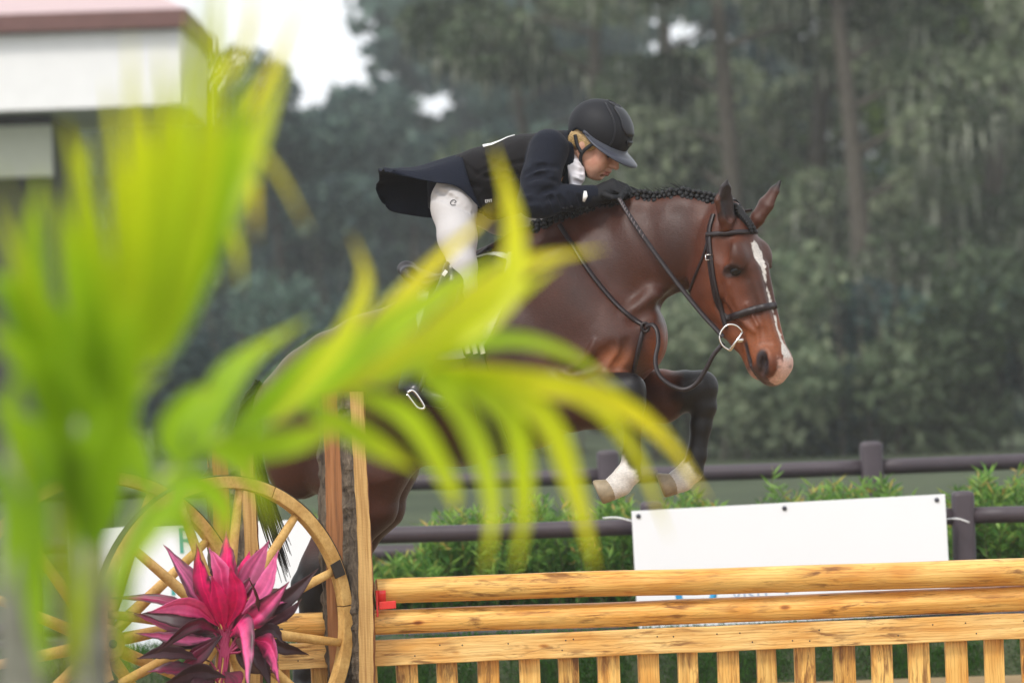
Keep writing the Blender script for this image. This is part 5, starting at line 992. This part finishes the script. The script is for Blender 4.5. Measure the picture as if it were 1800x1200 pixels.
mb = MB(); G = [[H(1026, 336, .375), H(1031, 336, .372)], [H(1025, 345, .365), H(1033, 345, .362)], [H(1024, 354, .375), H(1028, 355, .372)]]; mb.grid(np.array(G)); mb.build('cuff_tab', M_WHITEP, gl, solid=.003)
# ================================================================== FOREGROUND PALM
t = NT('palm_leaflet'); a_ = t.n('Attribute', attribute_name='tint'); c = t.ramp(a_.outputs['Fac'], [(0, lin('#5c8a16')), (.35, lin('#9cc41c')), (.65, lin('#d4db22')), (1, lin('#f2d922'))]); c = t.mix(.25, c, t.ramp(t.noise(t.coord(), 9, 4), [(.3, (.6, .6, .5)), (.7, (1.1, 1.1, 1))]), 'MULTIPLY'); t.col(c).set(.4, .4)
tr_ = t.n('BsdfTranslucent'); t.l(c, tr_.inputs['Color']); mx = t.n('MixShader'); mx.inputs[0].default_value = .55; t.l(t.b.outputs[0], mx.inputs[1]); t.l(tr_.outputs[0], mx.inputs[2]); t.l(mx.outputs[0], t.out.inputs[0]); M_PALM = t.m
M_RACHIS = plain('palm_rachis', lin('#93a53a'), .45, .4, var=.2, scale=20); 
t = NT('palm_cane'); v = t.coord((1, 1, 1)); w2 = t.n('TexWave', wave_type='BANDS', bands_direction='Z'); w2.inputs['Scale'].default_value = 5; t.l(v, w2.inputs['Vector']); t.col(t.mix(.5, t.ramp(t.noise(v, 12, 4), [(.3, lin('#5f6156')), (.7, lin('#8e9086'))]), t.ramp(w2.outputs['Fac'], [(0, (.5, .5, .45)), (.2, (1, 1, 1))]), 'MULTIPLY')).set(.7, .3); M_CANE = t.m
gx, gy = P(140, 600, 6.4*1.10)[:2]; palm = empty('palm', (gx, gy, 0), 'bright yellow green palm with arching fronds blurred in the foreground', 'palm')
rp_ = random.Random(21); DS = 1.10      # distance scale of the palm
def pw(lst, d): 
    n = len(lst); d = d if isinstance(d, (list, tuple)) else (d, d); d = (d[0]*DS, d[1]*DS); return [P(a, b, d[0]+(d[1]-d[0])*i/(n-1)) for i, (a, b) in enumerate(lst)]
PSH = (.30, .72, .95, 1, .97, .85, .62, .30, .03)
def frond(rach, d, leaflets, r0=.010):
    mb = MB(); mb.tube(spl(pw(rach, d), 26), [r0, r0*.8, r0*.5, r0*.2], 8); ro = mb.build('frond', M_RACHIS, palm)
    for pts, wpx, tint, dd in leaflets:
        d_m = (dd[0]+dd[1])/2 if isinstance(dd, (tuple, list)) else dd; G = blade(pw(pts, dd), wpx*(.70 if d_m < 6.5 else .74)/F_PX*d_m*DS, .38, 12, rp_.uniform(-.5, .5), (0, -1, .15), PSH); mb = MB(); mb.grid(G); me_ = mb.mesh('leaflet'); at = me_.attributes.new('tint', 'FLOAT', 'POINT')
        tv = [np.clip(tint-.10+.28*(k/11)**2+(.06 if s == 4 else 0), 0, 1) for k in range(12) for s in range(9)]; at.data.foreach_set('value', np.array(tv, np.float32)); link('leaflet', me_, M_PALM, ro)
# upright fan on the left
frond([(140, 1150), (180, 900), (240, 680), (300, 420), (345, 120), (360, -80)], (6.3, 6.1), [
 ([(205, 660), (168, 420), (112, 205)], 64, .5, (6.2, 6.0)), ([(225, 660), (214, 400), (188, 140)], 58, .55, (6.2, 6.0)), ([(240, 640), (240, 360), (228, 60)], 50, .6, (6.2, 6.1)), ([(255, 640), (292, 340), (283, 80)], 70, .52, (6.2, 6.0)), ([(270, 600), (318, 330), (338, 20)], 66, .5, (6.2, 6.1)), ([(280, 640), (360, 320), (385, -70)], 78, .52, (6.2, 6.0)), ([(300, 600), (390, 340), (440, 100)], 76, .36, (6.2, 6.2)), ([(300, 560), (410, 350), (512, 85)], 74, .5, (6.2, 6.3)), ([(300, 620), (375, 430), (478, 190)], 64, .34, (6.2, 6.4)), ([(330, 420), (420, 262), (480, 300), (545, 410)], 42, .78, (6.3, 6.6)), ([(340, 400), (405, 290), (440, 310), (452, 420)], 40, .82, (6.3, 6.6)), ([(300, 520), (370, 390), (410, 420), (424, 505)], 46, .55, (6.3, 6.6)), ([(345, 200), (430, 80), (445, -40)], 26, .8, (6.2, 6.2)), ([(400, 260), (480, 120), (545, -30)], 22, .85, (6.3, 6.5)), ([(285, 560), (330, 500), (365, 470), (395, 500)], 40, .45, (6.3, 6.6)), ([(255, 650), (300, 585), (345, 548)], 46, .36, (6.3, 6.5))])
frond([(120, 1200), (110, 950), (90, 700), (40, 420), (0, 300)], (6.2, 5.8), [
 ([(110, 720), (70, 560), (-10, 350)], 70, .4, (6.0, 5.8)), ([(130, 740), (60, 640), (-30, 560)], 90, .25, (6.0, 5.8)), ([(190, 700), (140, 520), (95, 330)], 92, .34, (6.1, 5.9)), ([(160, 760), (150, 600), (150, 400)], 84, .3, (6.1, 6.0)), ([(210, 760), (215, 620), (250, 480)], 84, .34, (6.1, 6.0)), ([(150, 900), (80, 780), (-20, 700)], 100, .16, (6.1, 5.8)), ([(160, 960), (130, 800), (60, 640)], 96, .2, (6.1, 5.9)), ([(170, 960), (200, 800), (250, 640)], 104, .25, (6.2, 6.1)), ([(140, 860), (180, 740), (290, 650)], 70, .3, (6.2, 6.2)), ([(40, 640), (20, 740), (70, 900), (110, 1060)], 46, .4, (5.9, 6.1)), ([(120, 700), (120, 900), (150, 1210)], 54, .36, (6.1, 6.2)), ([(70, 800), (60, 1000), (80, 1210)], 80, .24, (6.0, 6.0)), ([(-20, 800), (20, 900), (0, 1060)], 60, .2, (5.9, 5.9)), ([(120, 760), (60, 480), (70, 300)], 70, .34, (6.0, 5.9)), ([(90, 760), (30, 520), (-40, 470)], 80, .22, (6.0, 5.8)), ([(150, 700), (90, 560), (40, 520)], 80, .2, (6.2, 6.1)), ([(200, 640), (150, 380), (150, 230)], 56, .48, (6.2, 6.1)), ([(230, 620), (262, 380), (255, 180)], 60, .5, (6.3, 6.2))])
# arching frond to the right
frond([(150, 1200), (200, 1010), (290, 840), (430, 745), (600, 690), (760, 640)], (6.5, 7.2), [
 ([(430, 760), (590, 650), (740, 540), (890, 445)], 78, .42, (6.7, 7.1)), ([(560, 705), (740, 600), (900, 475), (1062, 438)], 60, .7, (6.8, 7.3)), ([(660, 680), (820, 580), (985, 465)], 62, .5, (6.9, 7.3)), ([(720, 650), (880, 540), (905, 400), (868, 258)], 62, .68, (7.0, 7.1)), ([(480, 740), (590, 610), (640, 500), (618, 412)], 46, .72, (6.7, 7.0)), ([(560, 700), (660, 580), (760, 470), (885, 355)], 50, .78, (6.8, 7.3)), ([(740, 640), (880, 598), (1000, 625), (1100, 695)], 40, .42, (7.1, 7.5)),
 ([(740, 645), (900, 668), (1060, 702), (1165, 770), (1248, 885)], 62, .78, (7.1, 7.3)), ([(735, 650), (820, 735), (868, 880), (850, 1015)], 58, .5, (7.1, 7.0)), ([(760, 650), (895, 730), (922, 880), (905, 1010)], 58, .52, (7.1, 7.1)), ([(770, 650), (945, 720), (1010, 860), (1048, 1008)], 60, .62, (7.1, 7.1)), ([(780, 650), (1000, 690), (1110, 790), (1178, 950)], 40, .66, (7.1, 7.4)), ([(540, 715), (640, 770), (735, 828)], 62, .46, (6.8, 6.9)), ([(620, 690), (720, 735), (790, 850), (800, 900)], 54, .5, (6.9, 6.9)), ([(360, 790), (410, 810), (450, 860), (485, 945)], 60, .42, (6.6, 6.7)), ([(300, 840), (320, 880), (270, 940), (222, 1020)], 84, .34, (6.5, 6.4)), ([(250, 900), (225, 1000), (218, 1100), (222, 1215)], 50, .32, (6.5, 6.4)), ([(330, 820), (390, 690), (440, 630), (545, 560)], 80, .36, (6.6, 6.9)), ([(400, 765), (480, 700), (560, 620), (600, 590)], 66, .4, (6.7, 6.9)), ([(260, 880), (240, 790), (220, 740)], 60, .3, (6.5, 6.5)), ([(320, 820), (300, 760), (345, 700), (380, 690)], 70, .32, (6.6, 6.6)), ([(360, 790), (430, 790), (540, 770), (610, 730)], 70, .38, (6.7, 6.8)), ([(290, 850), (350, 850), (395, 900), (385, 960)], 64, .36, (6.6, 6.6)), ([(240, 920), (290, 900), (330, 930), (335, 985)], 56, .34, (6.5, 6.5))])
for a, b, w_, d in ((145, 130, 36, 6.4*1.10), (25, 10, 44, 6.1*1.10)):
    top = P(a, 690, d); base = V3(P(b, 1100, d)[0], P(b, 1100, d)[1], 0); mb = MB(); c_ = spl([base, (base*.6+top*.4)+V3(.01, 0, 0), top], 60); rr = [w_/F_PX*d*(1+.10*(i % 6 == 0)) for i in range(60)]; rr[-6:] = list(np.linspace(rr[-7], .006, 6)); mb.tube(c_, rr, 14); mb.build('trunk', M_CANE, palm)
